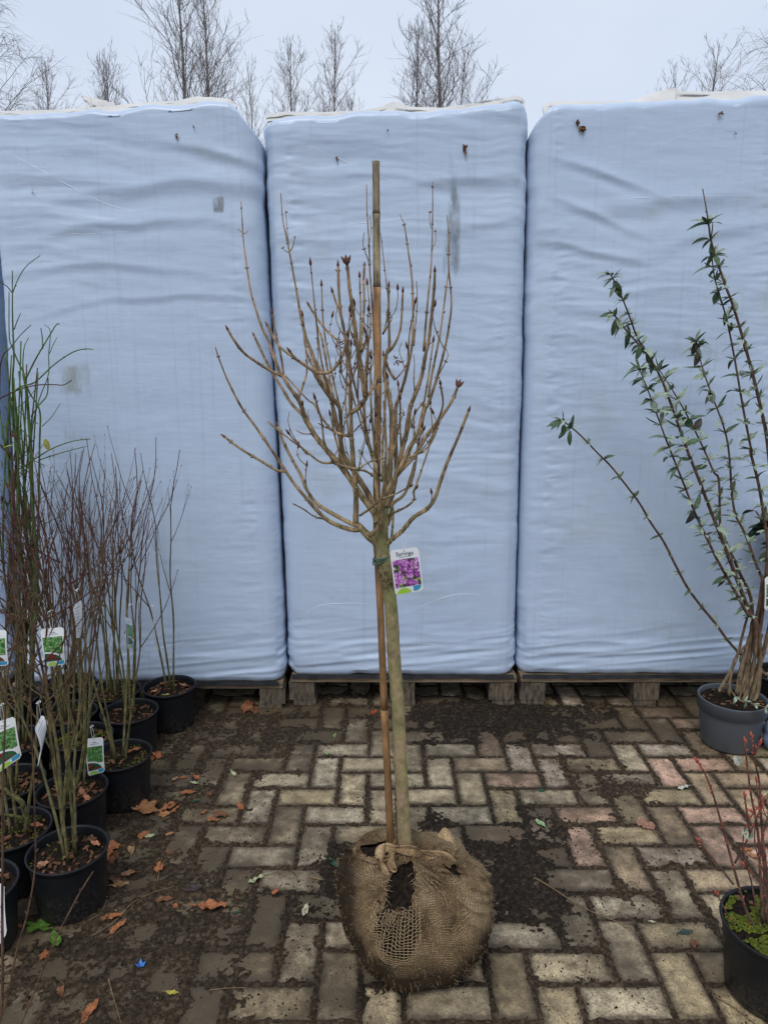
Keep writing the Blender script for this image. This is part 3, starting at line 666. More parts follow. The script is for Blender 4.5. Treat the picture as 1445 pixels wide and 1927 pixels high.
# ------------------------------------------------------------------ bare trees beyond the bales
def bare_tree(H, seed, droop=0.0, spread=.30, nprim=40, upright=1.9, z0=.45, r0=.06):
    r = random.Random(seed); tr = MB(); cw = MB()
    def grow(p, d, L, rad, n, grav, wob):
        P = [p.copy()]; d = d.normalized()
        for i in range(n):
            d = (d + Vector((r.uniform(-wob, wob), r.uniform(-wob, wob), r.uniform(-wob, wob) + grav))).normalized(); P.append(P[-1] + d*(L/n))
        return P
    TP = [Vector((0, 0, -.1))]; d = Vector((r.uniform(-.04, .04), r.uniform(-.04, .04), 1))
    for i in range(14):
        d = (d + Vector((r.uniform(-.035, .035), r.uniform(-.035, .035), .1))).normalized(); TP.append(TP[-1] + d*(H/14))
    tr.tube(TP, [max(.008, r0*(1 - i/14)**.9 + .006) for i in range(15)], 8)
    for k in range(nprim):
        f = z0 + (.97 - z0)*((k + r.random())/nprim); i = min(13, int(f*14)); p = TP[i].lerp(TP[i+1], f*14 - i)
        a = k*2.4 + r.uniform(-.5, .5); L = H*spread*(1.02 - f)**.55*r.uniform(.5, 1.3)*.95 + .2
        P = grow(p, Vector((math.cos(a), math.sin(a), upright*r.uniform(.7, 1.5))), L, 0, 7, .10 - droop*.08, .16)
        R0 = .006 + .014*(1 - f); cw.tube(P, [R0*(1 - .8*j/7) for j in range(8)], 5, cap=False)
        for q in range(int(4 + L*2.4)):
            g_ = r.uniform(.12, 1); j = min(6, int(g_*7)); pp = P[j].lerp(P[j+1], g_*7 - j); dd = (P[j+1] - P[j]).normalized()
            sd = Vector((r.uniform(-1, 1), r.uniform(-1, 1), r.uniform(-.3, .8))); L2 = L*.40*r.uniform(.5, 1.2)*(1.15 - g_*.6)
            P2 = grow(pp, dd*.8 + sd*.75, L2, 0, 5, .08 - droop*.22, .2); cw.tube(P2, [.0042*(1 - .6*m_/5) for m_ in range(6)], 3, cap=False)
            for w in range(r.randint(3, 5)):
                h = r.uniform(.15, 1); j2 = min(4, int(h*5)); p3 = P2[j2].lerp(P2[j2+1], h*5 - j2); d3 = (P2[j2+1] - P2[j2]).normalized()
                P3 = grow(p3, d3*.8 + Vector((r.uniform(-1, 1), r.uniform(-1, 1), r.uniform(-.4, .7)))*.7, L2*r.uniform(.3, .7) + droop*.25, 0, 4, .05 - droop*.5, .2)
                cw.tube(P3, [.0024, .0023, .0021, .0018, .0015], 3, cap=False)
    return tr, cw
def place_tree(proto, px, topy, Y, H, label, rot, sx=1.0, cat='tree'):
    root = bpy.data.objects.new('bare_tree', None); COL.objects.link(root)
    x = pix(px, 400, Y=Y).x; top = pix(px, topy, Y=Y).z; s = top/proto['H']
    root.location = (x, Y, -.09); root.scale = (s*sx, s*sx, s); root.rotation_euler = (0, 0, rot)
    for nm in ('trunk', 'crown'):
        o = bpy.data.objects.new(nm, proto[nm]); COL.objects.link(o); o.parent = root
    tag(root, label, cat, 'bare trees beyond the bales')
def proto(H, seed, **k):
    tr, cw = bare_tree(H, seed, **k); d = {'H': H}
    for nm, b, m in (('trunk', tr, 'birch'), ('crown', cw, 'birchtwig')):
        o = b.build(nm, M[m]); d[nm] = o.data; bpy.data.objects.remove(o)
    return d
pA = proto(12, 1); pB = proto(12, 2, spread=.27, nprim=44, upright=2.4); pC = proto(12, 3, droop=1.0, spread=.34, nprim=34); pD = proto(10, 4, spread=.26, upright=2.8, nprim=40, r0=.045)
place_tree(pC, 5, -80, 19, 12, 'drooping bare birch with a leaning dark trunk beyond the wrapped bales', .4, 1.44)
place_tree(pB, 86, 95, 21, 10, 'slender bare tree standing beside the drooping birch', 1.0, 1.28)
place_tree(pD, 190, 95, 24, 10, 'low bare tree of upright shoots behind the loose film flap', 2.0, 1.28)
place_tree(pD, 222, 112, 24.5, 10, 'thinner bare tree of upright shoots beside the loose film flap', 4.0, 0.96)
place_tree(pA, 362, -110, 20, 12, 'wide bare birch with many long ascending limbs beyond the bales', .0, 1.60)
place_tree(pB, 432, -70, 21, 12, 'narrow straight bare birch beside the wide birch', 3.0, 1.44)
place_tree(pA, 486, 112, 24, 12, 'small bare birch seen through the notch between two bales', 5.0, 0.96)
place_tree(pB, 565, 58, 25, 12, 'leaning slim bare birch beside its upright twin', 2.2, 1.44)
place_tree(pB, 612, 38, 25, 12, 'upright slim bare birch with a forked side limb', .7, 1.28)
place_tree(pD, 655, 178, 28, 12, 'tiny bare tree tip showing over the bale top', .7, 0.80)
place_tree(pD, 752, 36, 22, 12, 'dense bare tree of upright shoots beside the tallest forked birch', 1.7, 1.36)
place_tree(pB, 832, -60, 22, 12, 'tall bare birch with forked open crown over the lilac bale', 4.4, 1.84)
place_tree(pA, 860, 70, 23, 12, 'small spreading bare birch beside the tall forked birch', 2.6, 1.20)
place_tree(pA, 1310, 75, 24, 12, 'round crowned bare tree beyond the bale with the raised film', 1.2, 1.44)
place_tree(pA, 1262, 120, 24.5, 12, 'low spreading bare tree beside the round crowned tree', 3.9, 1.28)
place_tree(pC, 1478, -60, 20, 12, 'drooping bare birch with arching twigs beside the round crowned tree', 2.9, 1.60)

# ------------------------------------------------------------------ the lilac: root ball, trunk, branches
BC = Vector((pix(779, 1720, Y=1.70).x, 1.70, 0))
lilac = thing('lilac_tree', BC, 'bare standard lilac with forked crown, trunk standing in a burlap root ball', 'tree')
PROF = [(.125, .000), (.158, .008), (.180, .030), (.192, .070), (.196, .115), (.190, .160), (.172, .200), (.138, .230), (.095, .246), (.050, .253), (.004, .256)]
def ball_surface(NU, NV, scale=1.0, lump=1.0, u0=0.0):
    pr = cr([Vector((r_, z_, 0)) for r_, z_ in PROF], 12); L = np.cumsum([0] + [(pr[i+1]-pr[i]).length for i in range(len(pr)-1)])
    tt = np.linspace(0, L[-1], NV); rr = np.interp(tt, L, [p.x for p in pr]); zz = np.interp(tt, L, [p.y for p in pr])
    th = np.linspace(0, 2*np.pi, NU, endpoint=False) + u0; TH, RR = np.meshgrid(th, rr); _, ZZ = np.meshgrid(th, zz); _, TT = np.meshgrid(th, tt)
    cx, sx = np.cos(TH), np.sin(TH)
    lo = fbm(cx*1.6 + 5, sx*1.6 + ZZ*6, 31, 3)*.030 + fbm(cx*5, sx*5 + ZZ*14, 32, 3)*.006
    k = sstep(.05, .22, ZZ)
    qx, qy = proj(BC.x + cx*RR, BC.y + sx*RR, ZZ); ang = np.arctan2(qy - 1612, qx - 775); dk = np.hypot(qy - 1612, qx - 775)
    fold = (1 - 2*np.abs(vn(ang*7.5 + .6*vn(dk*.03, ang*2, 4), dk*.012, 33)))*.026*np.exp(-(dk/125)**2)*sstep(4, 30, dk)*(sx < .5) + (1 - 2*np.abs(vn(TH*5.1 + 1.5*vn(TH*2, ZZ*9, 4), ZZ*3, 33)))*.004*k*sstep(.02, .10, RR)
    r2 = (RR + (lo + fold)*lump*sstep(0, .08, RR))*scale
    X = BC.x + cx*r2; Y = BC.y + sx*r2*np.where(sx < 0, 1.17, .95)
    sagx = (1 - .06*cx*sstep(0, .2, ZZ)); Z = ZZ*scale*sagx + .020*cx*0 + fbm(cx*2, sx*2 + RR*9, 35, 3)*.010*k
    return X, Y, Z, TH, TT
NU, NV = 260, 110
X, Y, Z, TH, TT = ball_surface(NU, NV)
PX, PY = proj(X, Y, Z)
def inpoly(x, y, poly):
    c = np.zeros(x.shape, bool); n = len(poly)
    for i in range(n):
        x0, y0 = poly[i]; x1, y1 = poly[(i+1) % n]
        c ^= ((y0 > y) != (y1 > y)) & (x < (x1-x0)*(y - y0)/(y1 - y0 + 1e-9) + x0)
    return c
jx = fbm(PX*.12, PY*.12, 41, 2)*5; jy = fbm(PX*.12, PY*.12, 42, 2)*5
TEAR = [(722, 1698), (723, 1665), (738, 1642), (752, 1626), (770, 1616), (783, 1634), (784, 1665), (775, 1705), (764, 1722), (750, 1710), (738, 1722), (728, 1718)]
NET = [(712, 1690), (726, 1712), (745, 1716), (765, 1716), (778, 1700), (788, 1720), (790, 1765), (775, 1800), (745, 1806), (718, 1790), (705, 1750)]
HOLES = [TEAR, NET, [(828, 1622), (846, 1632), (858, 1620), (870, 1654), (852, 1648), (840, 1642)], [(680, 1588), (728, 1582), (732, 1606), (716, 1612), (692, 1616), (680, 1606)]]
facing = np.sin(TH) < .35
cut = np.zeros(X.shape, bool)
for h in HOLES[:3]: cut |= inpoly(PX + jx, PY + jy, h) & facing
cut |= inpoly(PX + jx, PY + jy, HOLES[3]) & (Z > .12)
def cell(a): b = np.roll(a, -1, 1); return (a[:-1] & b[:-1] & a[1:] & b[1:])
mask = ~cell(cut)
dirt = .08 + np.clip(1 - Z/.15, 0, 1)*1.25 + .95*np.exp(-((PX - 636)/42)**2)*(Z > .02) + .45*sstep(850, 930, PX)*sstep(1640, 1800, PY)
uvs = np.stack([TH/(2*np.pi)*1.25, TT], -1)
me = np_grid_mesh('burlap_wrap', X, Y, Z, M['burlap'], closed_u=True, uv=uvs, attrs={'dirt': dirt}, mask=mask, org=BC)
burlap = link_mesh('burlap_wrap', me, lilac)
sx_, sy_, sz_, _, _ = ball_surface(160, 70, .965)
nz_ = fbm(sx_*60, sy_*60 + sz_*60, 51, 3)*.004
me = np_grid_mesh('root_soil', sx_ + nz_, sy_ + nz_, sz_ + nz_, M['peat'], closed_u=True, org=BC); link_mesh('root_soil', me, lilac)
# open net of jute threads below the tear
net = MB(); nb = inpoly(PX, PY, [(700, 1684), (724, 1706), (745, 1712), (765, 1712), (782, 1690), (796, 1720), (796, 1775), (778, 1812), (742, 1818), (710, 1800), (696, 1750)]) & facing
Nx = X + (X - BC.x)*.004; Ny = Y + (Y - BC.y)*.004
def runs(sel):
    out = []; cur = []
    for i in sel:
        if cur and i != cur[-1] + 1: out.append(cur); cur = []
        cur.append(i)
    if cur: out.append(cur)
    return out
for i in range(NU):
    for seg in runs(np.nonzero(nb[:, i])[0]):
        if len(seg) > 3 and i % 2 == 0: net.tube([(Nx[j, i] + rnd.uniform(-.0006, .0006), Ny[j, i], Z[j, i]) for j in seg], .00085, 4)
for j in range(0, NV, 2):
    for seg in runs(np.nonzero(nb[j])[0]):
        if len(seg) > 2: net.tube([(Nx[j, i], Ny[j, i] - .0008, Z[j, i] - .006*math.sin(math.pi*q/(len(seg)-1)) + rnd.uniform(-.0005, .0005)) for q, i in enumerate(seg)], .00085, 4)
no = net.build('open_net', M['jute'], burlap)
def on_ball(px, py, off=.003):
    d = (PX - px)**2 + (PY - py)**2 + np.where(facing, 0, 1e6); i = np.unravel_index(np.argmin(d), d.shape)
    p = Vector((X[i], Y[i], Z[i])); n = (p - Vector((BC.x, BC.y, .08))).normalized(); return p + n*off
# knot: a twisted bundle of cloth strands across the top of the tear
knot = MB()
def bundle(b, pts, rad, n, r, off=.010, tw=2.0):
    c = cr([on_ball(px, py, off + o) for px, py, o in pts], 6); L = len(c)
    for k in range(n):
        ph = 6.28*k/n; P = []
        for i, p in enumerate(c):
            f = i/(L-1); w = rad*(.55 + .6*abs(math.sin(f*5.3 + 1)))*(1 if .05 < f < .95 else .7); a = ph + tw*f*6.28
            P.append(p + Vector((math.cos(a)*w*.8, -abs(math.sin(a))*w*.5, math.sin(a)*w)))
        b.tube(P, [r*rnd.uniform(.7, 1.2) for _ in P], 5)
bundle(knot, [(716, 1620, -.006), (722, 1606, .004), (735, 1602, .010), (748, 1608, .010), (762, 1606, .008), (776, 1608, .006), (792, 1612, -.002), (815, 1614, -.006)], .0125, 60, .0011, tw=.45)
bundle(knot, [(770, 1610, 0), (800, 1606, .002), (832, 1612, .002), (862, 1624, -.006)], .010, 40, .0010, off=.002, tw=.2)
bundle(knot, [(718, 1610, .0), (722, 1624, .002), (728, 1636, .0), (732, 1650, -.006)], .007, 34, .0009, tw=.3)
bundle(knot, [(742, 1612, .014), (744, 1624, .022), (742, 1636, .020), (748, 1646, .012)], .009, 40, .0009, tw=.3)
ko = knot.build('knot', M['burlap'], burlap)
# standing collar at the left opening and the peak at the right
def cloth_sheet(pts_lo, pts_hi, name):
    n = 22; b = MB(); P = []
    lo = cr(pts_lo, 8); hi = cr(pts_hi, 8)
    for j in range(8):
        a = j/7; row = []
        for i in range(n):
            f = i/(n-1); p = lo[int(f*(len(lo)-1))].lerp(hi[int(f*(len(hi)-1))], a)
            w = float(vn(f*8, a*3, 61))*.004; row.append((p.x + w, p.y + w, p.z + w))
        P.append(row)
    b.grid(P); b.grid([[(x, y + .003, z) for x, y, z in r_[::-1]] for r_ in P]); return b.build(name, M['burlap'], burlap)
def bp(px, py, Y): return pix(px, py, Y=Y)
cloth_sheet([bp(672, 1618, 1.670), bp(679, 1612, 1.700), bp(690, 1600, 1.770), bp(712, 1596, 1.790), bp(734, 1596, 1.770)], [bp(664, 1598, 1.690), bp(677, 1586, 1.730), bp(687, 1576, 1.790), bp(708, 1580, 1.810), bp(732, 1586, 1.790)], 'collar')
cloth_sheet([bp(775, 1606, 1.740), bp(800, 1602, 1.750), bp(822, 1594, 1.770), bp(842, 1592, 1.770), bp(866, 1610, 1.750)], [bp(776, 1590, 1.770), bp(800, 1590, 1.790), bp(822, 1574, 1.790), bp(836, 1558, 1.790), bp(852, 1580, 1.790)], 'cloth_peak')
fib = MB()
for k in range(2600):
    j = rnd.randrange(12, NV-8); i = rnd.randrange(NU)
    if cut[j, i]: continue
    p = Vector((X[j, i], Y[j, i], Z[j, i])); n = (p - Vector((BC.x, BC.y, .09))).normalized(); t = Vector((rnd.uniform(-1, 1), rnd.uniform(-1, 1), rnd.uniform(-1, 1)))
    L = rnd.uniform(.004, .013); fib.tube([p, p + n*.002 + t*L*.4, p + n*.0035 + t*L*.8 + Vector((0, 0, -.001))], [.0004, .0004, .0002], 3, cap=False)
for k in range(170):
    px, py = rnd.choice([(725 + rnd.uniform(-8, 8), 1665 + rnd.uniform(-25, 25)), (782 + rnd.uniform(-6, 6), 1660 + rnd.uniform(-30, 30)), (740 + rnd.uniform(-14, 30), 1716 + rnd.uniform(-6, 10)), (830 + rnd.uniform(-20, 20), 1590 + rnd.uniform(-10, 10)), (770 + rnd.uniform(-20, 20), 1600 + rnd.uniform(-8, 8))])
    p = on_ball(px, py, .002); L = rnd.uniform(.012, .035); d = Vector((rnd.uniform(-.6, .6), -.5, rnd.uniform(-.4, .9)))
    fib.tube([p, p + d*L*.5, p + d*L + Vector((rnd.uniform(-.5, .5)*L, 0, -.3*L))], [.0008, .0007, .0004], 4)
fib.tube(cr([on_ball(696, 1790, .003), on_ball(704, 1810, .004), Vector(pix(712, 1838, z=.004)), Vector(pix(730, 1872, z=.003))], 5), .0009, 4)
tag(no, kind='stuff'); tag(fib.build('frayed_fibres', M['jute'], burlap), kind='stuff')

TY = 1.71
def tp(px, py, d=0.0): return pix(px, py, Y=TY + d)
def mpp(p): return (p.y*CP - (p.z - CAMZ)*SP)/FPX
TRUNK = [(762, 1606, 13), (761, 1590, 12.5), (757, 1500, 12), (753, 1420, 12.5), (750, 1360, 12), (746, 1300, 11.8), (742, 1245, 12.6), (738, 1180, 12.4), (733, 1120, 12.6), (729, 1090, 13.5), (724, 1065, 14.5), (721, 1045, 13), (719, 1020, 13.5), (718, 1000, 12.5), (720, 980, 11.5), (722, 955, 10)]
tpts = cr([tp(a, b) for a, b, _ in TRUNK], 6); trr = np.interp(np.linspace(0, 1, len(tpts)), np.linspace(0, 1, len(TRUNK)), [q[2] for q in TRUNK])
b = MB(); n = 18; i0 = 0; rows = []
for i, p in enumerate(tpts):
    rr = trr[i]*mpp(p); row = []
    for q in range(n):
        an = 6.2832*q/n; k = 1 + .07*float(vn(math.cos(an)*2 + 7, math.sin(an)*2 + p.z*38, 71)) + .05*float(vn(an*1.0, p.z*12, 72))
        row.append((p.x + math.cos(an)*rr*k, p.y + math.sin(an)*rr*k, p.z))
    rows.append(row)
b.grid(rows, closed_u=True); b.build('trunk', M['trunk'], lilac)

def zb_(x, y): return (390 + x/2.779, 700 + y/2.779)        # enlarged crop of the lower crown
def za_(x, y): return (390 + x/2.779, 280 + y/2.779)        # enlarged crop of the upper crown
def zc_(x, y): return (560 + x/4.19, 550 + y/4.19)          # centre of the crown
DONE = []                                                    # (px, py, depth) of traced branch points
budcount = 0
def branch(spec, r0, r1, tip, bud=1, par=lilac, dbase=None):
    pts = []
    for s in spec: pts.append({'b': zb_, 'a': za_, 'c': zc_}[s[0]](s[1], s[2]))
    if dbase is None:
        dbase = 0.0
        if DONE: q = min(DONE, key=lambda w: (w[0]-pts[0][0])**2 + (w[1]-pts[0][1])**2); dbase = q[2] if (q[0]-pts[0][0])**2 + (q[1]-pts[0][1])**2 < 900 else 0
    L = [0.0]
    for i in range(1, len(pts)): L.append(L[-1] + math.hypot(pts[i][0]-pts[i-1][0], pts[i][1]-pts[i-1][1]))
    P3 = []
    for (px, py), l in zip(pts, L):
        f = l/L[-1]; d = dbase + (tip - dbase)*f**.8; P3.append(tp(px, py, d)); DONE.append((px, py, d))
    C = cr(P3, 5); n = len(C); b = MB(); R = []
    node = rnd.uniform(0, 1)
    for i, p in enumerate(C):
        f = i/(n-1); k = 1.18*(r0 + (r1 - r0)*f**.85)*mpp(p)*rnd.uniform(.90, 1.10); R.append(k)
    b.tube(C, R, 7 if r0 > 2 else 5, 0)
    # opposite buds at the nodes, a pair at the tip
    acc = 0; nxt = .03
    for i in range(2, n-1):
        acc += (C[i] - C[i-1]).length; f = i/(n-1)
        if acc > nxt and f > .25:
            acc = 0; nxt = rnd.uniform(.035, .075); t = (C[i+1] - C[i-1]).normalized(); s = t.cross(Vector((rnd.uniform(-1, 1), rnd.uniform(-1, 1), .2))).normalized()
            for sg in (1, -1):
                if rnd.random() < .8: b.bud(C[i] + s*sg*R[i]*.6, t*.8 + s*sg, rnd.uniform(.004, .0065), rnd.uniform(.0013, .0020), 1, 4)
            b.tube([C[i] - t*.003, C[i], C[i] + t*.003], [R[i]*.9, R[i]*1.28, R[i]*.9], 6, 0)
    if bud:
        t = (C[-1] - C[-2]).normalized(); s = t.cross(Vector((0, 1, 0))).normalized(); w = .0034 + .0022*(bud - 1)
        if bud > 1:
            for sg in (1, -1): b.bud(C[-1] - t*.002, t + s*sg*.55, .015*bud*.7, w*.75, 1, 6)
        b.bud(C[-1] - t*.003, t, .013 + .004*bud, w, 1, 6)
    return b.build('branch', [M['limb'], M['lbud']], par)
def S(k, *xy): return [(k, xy[i], xy[i+1]) for i in range(0, len(xy), 2)]
# main scaffold limbs traced from the photograph
branch(S('b', 895, 900, 860, 872, 830, 845, 800, 815, 770, 790), 7.5, 5.5, .02, 0)
branch(S('b', 800, 818, 770, 828, 690, 805, 620, 768, 540, 685, 460, 590, 405, 510, 355, 435, 260, 295, 180, 185, 120, 70) + S('a', 90, 1170, 60, 1090, 42, 1035), 4.4, .9, -.12, 0)
branch(S('b', 408, 518, 365, 515, 280, 465, 180, 405, 95, 342), 2.6, 1.9, -.05)
branch(S('b', 620, 770, 560, 755, 500, 715, 448, 688), 1.7, 1.0, -.14, 0)
branch(S('b', 790, 812, 680, 755, 575, 690, 520, 615, 490, 540, 440, 450, 400, 370, 370, 285), 3.6, 2.1, .10)
branch(S('b', 517, 598, 514, 550, 520, 490), 1.3, .9, .07)
branch(S('b', 775, 795, 778, 700, 775, 600, 765, 500, 755, 350, 750, 200, 745, 60) + S('a', 748, 1235), 5.0, 2.6, -.06, 0)
branch(S('b', 752, 215, 800, 180, 835, 120) + S('a', 820, 1280, 810, 1170, 790, 1060, 775, 950, 760, 840, 745, 740, 735, 640, 730, 600), 3.8, 2.6, -.14, 2)
branch(S('b', 835, 125, 868, 80, 880, 40) + S('a', 884, 1195), 2.4, 1.6, -.05, 0)
branch(S('b', 885, 790, 870, 735, 800, 640, 720, 520, 660, 450, 600, 380, 550, 310, 510, 230, 480, 150, 430, 80, 395, 20) + S('a', 385, 1185, 350, 1090, 320, 1000, 290, 945, 245, 810, 225, 730, 205, 600, 190, 480, 183, 370, 177, 275), 6.0, .7, .14, 0, dbase=.0)
branch(S('a', 385, 1188, 320, 1155, 250, 1110, 190, 1065, 140, 1000, 110, 948), 2.5, 2.1, .02)
branch(S('b', 515, 240, 440, 165, 395, 90, 350, 20) + S('a', 320, 1130, 280, 1050, 247, 980), 2.7, 2.1, .20)
branch(S('a', 400, 1182, 385, 1080, 360, 970, 340, 860), 2.0, 1.7, .06)
branch(S('b', 478, 148, 500, 70, 520, 0) + S('a', 518, 1080, 512, 1000), 2.0, 1.4, .22, 0)
branch(S('b', 885, 720, 830, 620, 760, 510, 715, 440, 690, 330, 660, 200, 645, 120) + S('a', 625, 1220, 580, 1140, 545, 1060, 515, 980, 490, 880, 475, 790, 450, 650, 430, 540, 410, 440, 395, 370, 385, 232), 5.2, .8, .18, 0, dbase=.03)
branch(S('a', 430, 540, 448, 510, 460, 455), 1.1, .7, .16, 0); branch(S('a', 425, 490, 416, 400, 410, 318), .9, .6, .2, 0); branch(S('a', 428, 545, 405, 530, 392, 512), .8, .6, .19, 0)
branch(S('a', 190, 440, 172, 428, 160, 415), .8, .5, .14, 0); branch(S('a', 192, 445, 208, 435, 215, 425), .8, .5, .14, 0)
branch(S('b', 715, 500, 692, 470, 700, 350, 690, 180, 640, 130, 590, 60, 560, 10) + S('a', 550, 1160, 510, 1130, 460, 1095, 434, 1062), 3.4, 2.1, -.10)
branch(S('a', 550, 1160, 470, 1105, 390, 1045, 350, 990, 317, 928), 2.3, 2.0, -.02)
branch(S('a', 570, 1172, 640, 1168, 690, 1112, 722, 1030, 715, 950, 697, 850, 688, 740, 684, 615), 2.8, 2.3, -.10)
branch(S('a', 712, 930, 692, 850, 672, 800, 656, 750), 2.0, 1.8, -.06)
branch(S('c', 335, 395, 260, 330, 200, 270, 130, 170, 88, 100), 1.9, 1.9, .04)
branch(S('c', 330, 900, 290, 850, 250, 690, 215, 480, 190, 360, 158, 280), 2.4, 1.7, .16)
branch(S('c', 345, 1150, 340, 1000, 320, 900, 230, 800, 170, 680), 3.2, 2.4, -.04, 0)
branch(S('c', 525, 820, 515, 740) + S('a', 800, 1120, 803, 1020, 815, 900, 820, 800, 818, 690, 821, 615), 2.4, 2.0, .12)
branch(S('b', 905, 800, 890, 640, 880, 520) + S('a', 884, 1260, 880, 1180, 872, 1000, 862, 800, 850, 640, 845, 480, 835, 320, 833, 188), 3.6, .7, .10, 0)
branch(S('a', 848, 600, 828, 545, 815, 500, 820, 438), .8, .6, .08, 0); branch(S('a', 845, 500, 858, 430, 850, 350), .8, .6, .12, 0)
branch(S('b', 925, 780, 945, 640, 955, 500, 965, 340, 962, 200, 935, 60) + S('a', 925, 1150, 940, 1060, 952, 1030, 948, 860, 949, 720), 6.0, 1.8, .10, 1, dbase=.02)
branch(S('a', 918, 970, 935, 910, 946, 800, 935, 690, 920, 560, 907, 440), 1.6, .7, .15, 0)
branch(S('b', 960, 640, 985, 540, 985, 400, 985, 200) + S('a', 1010, 1280, 1040, 1180, 1070, 1030, 1076, 880, 1070, 680, 1050, 530, 1030, 400, 1006, 342), 4.2, .7, .20, 0, dbase=.06)
branch(S('a', 1080, 1030, 1088, 930, 1098, 800, 1094, 692), 1.3, .7, .22, 0)
branch(S('c', 770, 690, 735, 640, 700, 560) + S('a', 935, 1080, 975, 1030, 1008, 950, 1018, 840, 1022, 750), 2.6, 1.7, .05)
branch(S('b', 935, 700, 965, 640, 1000, 480, 1040, 320, 1060, 190) + S('a', 1085, 1290, 1120, 1190, 1140, 1080, 1158, 1000, 1172, 870, 1186, 730, 1189, 645), 5.0, 2.0, -.08, 1, dbase=.0)
branch(S('a', 1132, 1060, 1140, 940, 1152, 800, 1168, 640, 1175, 500, 1178, 330, 1178, 172), 2.2, .7, -.02, 0)
branch(S('a', 1172, 520, 1192, 490, 1193, 420), .8, .6, -.02, 0); branch(S('a', 1175, 420, 1163, 385, 1164, 322), .8, .6, -.02, 0)
branch(S('b', 905, 820, 925, 660, 960, 590, 1010, 500, 1060, 390, 1110, 300, 1140, 190) + S('a', 1160, 1320, 1200, 1200, 1240, 1050, 1263, 930, 1276, 800, 1262, 620, 1262, 470, 1254, 345), 4.8, .8, -.15, 0, dbase=-.02)
branch(S('a', 1155, 1300, 1170, 1200, 1192, 1090, 1216, 970, 1236, 830, 1252, 705, 1262, 640), 2.3, 1.1, -.05, 0)
branch(S('b', 905, 860, 925, 665, 960, 590, 1010, 520, 1090, 430, 1150, 330, 1220, 240, 1280, 150, 1310, 75), 4.2, 2.3, .06, 2, dbase=-.01)
branch(S('b', 1040, 450, 1110, 425, 1160, 385, 1190, 330, 1222, 240), 2.0, 1.2, .03, 0)
branch(S('b', 925, 920, 960, 880, 1020, 830, 1080, 760, 1150, 715, 1190, 660, 1220, 570, 1260, 460, 1310, 345, 1365, 205), 4.6, 2.2, -.10, 1)
branch(S('b', 1172, 680, 1174, 650, 1172, 632), 1.0, .8, -.06)
branch(S('b', 935, 775, 970, 740, 1040, 705, 1080, 668, 1078, 630, 1092, 606), 2.2, 1.4, -.12)
branch(S('b', 940, 800, 965, 730, 968, 690, 1030, 640, 1060, 560, 1085, 470), 4.2, 1.6, .04, 0)
branch(S('b', 962, 880, 970, 800, 972, 740), 2.4, 1.8, .1, 0)
branch(S('b', 1040, 350, 1060, 280, 1090, 210, 1125, 165), 1.9, 1.3, .05); branch(S('b', 1000, 480, 1060, 400, 1110, 340, 1130, 302), 1.8, 1.2, -.12)
branch(S('b', 790, 512, 700, 490, 660, 475, 590, 470, 500, 400, 430, 350, 315, 258), 2.6, 1.3, -.16, 0, dbase=-.10)
branch(S('b', 520, 430, 480, 380, 450, 350, 428, 322), 1.4, 1.2, -.18)
branch(S('b', 915, 570, 870, 545, 830, 520, 790, 512), 2.0, 2.0, -.10, 0)
branch(S('b', 795, 505, 850, 470, 925, 450), 1.8, 1.2, -.10, 0)
branch(S('b', 850, 855, 893, 820, 905, 760, 905, 700, 925, 600, 930, 500, 935, 400, 930, 300, 925, 150), 4.2, 2.0, -.14, 0, dbase=-.02)
branch(S('b', 800, 750, 850, 715, 905, 670, 990, 635, 1060, 597), 2.2, 1.1, -.2)
branch(S('b', 740, 338, 690, 325, 640, 300, 580, 268), 2.0, 1.0, .05, 0); branch(S('b', 740, 335, 660, 310, 600, 240, 560, 170, 520, 140, 400, 10), 2.6, 1.2, .05, 0)
branch(S('b', 545, 325, 500, 322, 465, 305), 1.2, .9, .1, 0); branch(S('b', 900, 545, 860, 430, 835, 330, 822, 240, 820, 150) + S('a', 822, 1280, 810, 1130), 3.4, 2.0, .05, 0)
branch(S('c', 400, 740, 345, 640, 330, 590), 1.6, .9, -.08, 0); branch(S('c', 415, 735, 440, 660, 470, 570, 505, 470), 1.8, 1.0, -.02, 0); branch(S('c', 415, 735, 400, 650, 380, 560, 390, 500), 1.3, .8, .02, 0)
branch(S('c', 510, 460, 500, 350, 512, 270), 1.9, 1.1, .06, 0); branch(S('c', 515, 455, 545, 400, 580, 300, 530, 250, 460, 130), 1.3, .8, .04, 0)
# longer upright shoots filling the middle of the crown
for k in range(25):
    q = rnd.choice([w for w in DONE if 600 < w[0] < 810 and 730 < w[1] < 930]); x, y = q[0], q[1]; a = (x - 715)/230 + rnd.uniform(-.25, .25); L = rnd.uniform(110, 260)
    pts = [(x, y), (x + L*.3*math.sin(a*1.3), y - L*.3), (x + L*.65*math.sin(a) + rnd.uniform(-7, 7), y - L*.65), (x + L*math.sin(a*.8) + rnd.uniform(-6, 6), y - L)]
    branch([('b', (px - 390)*2.779, (py - 700)*2.779) for px, py in pts], rnd.uniform(1.5, 2.4), rnd.uniform(.8, 1.6), max(-.25, min(.25, q[2] + rnd.uniform(-.15, .15))), 1, dbase=q[2])
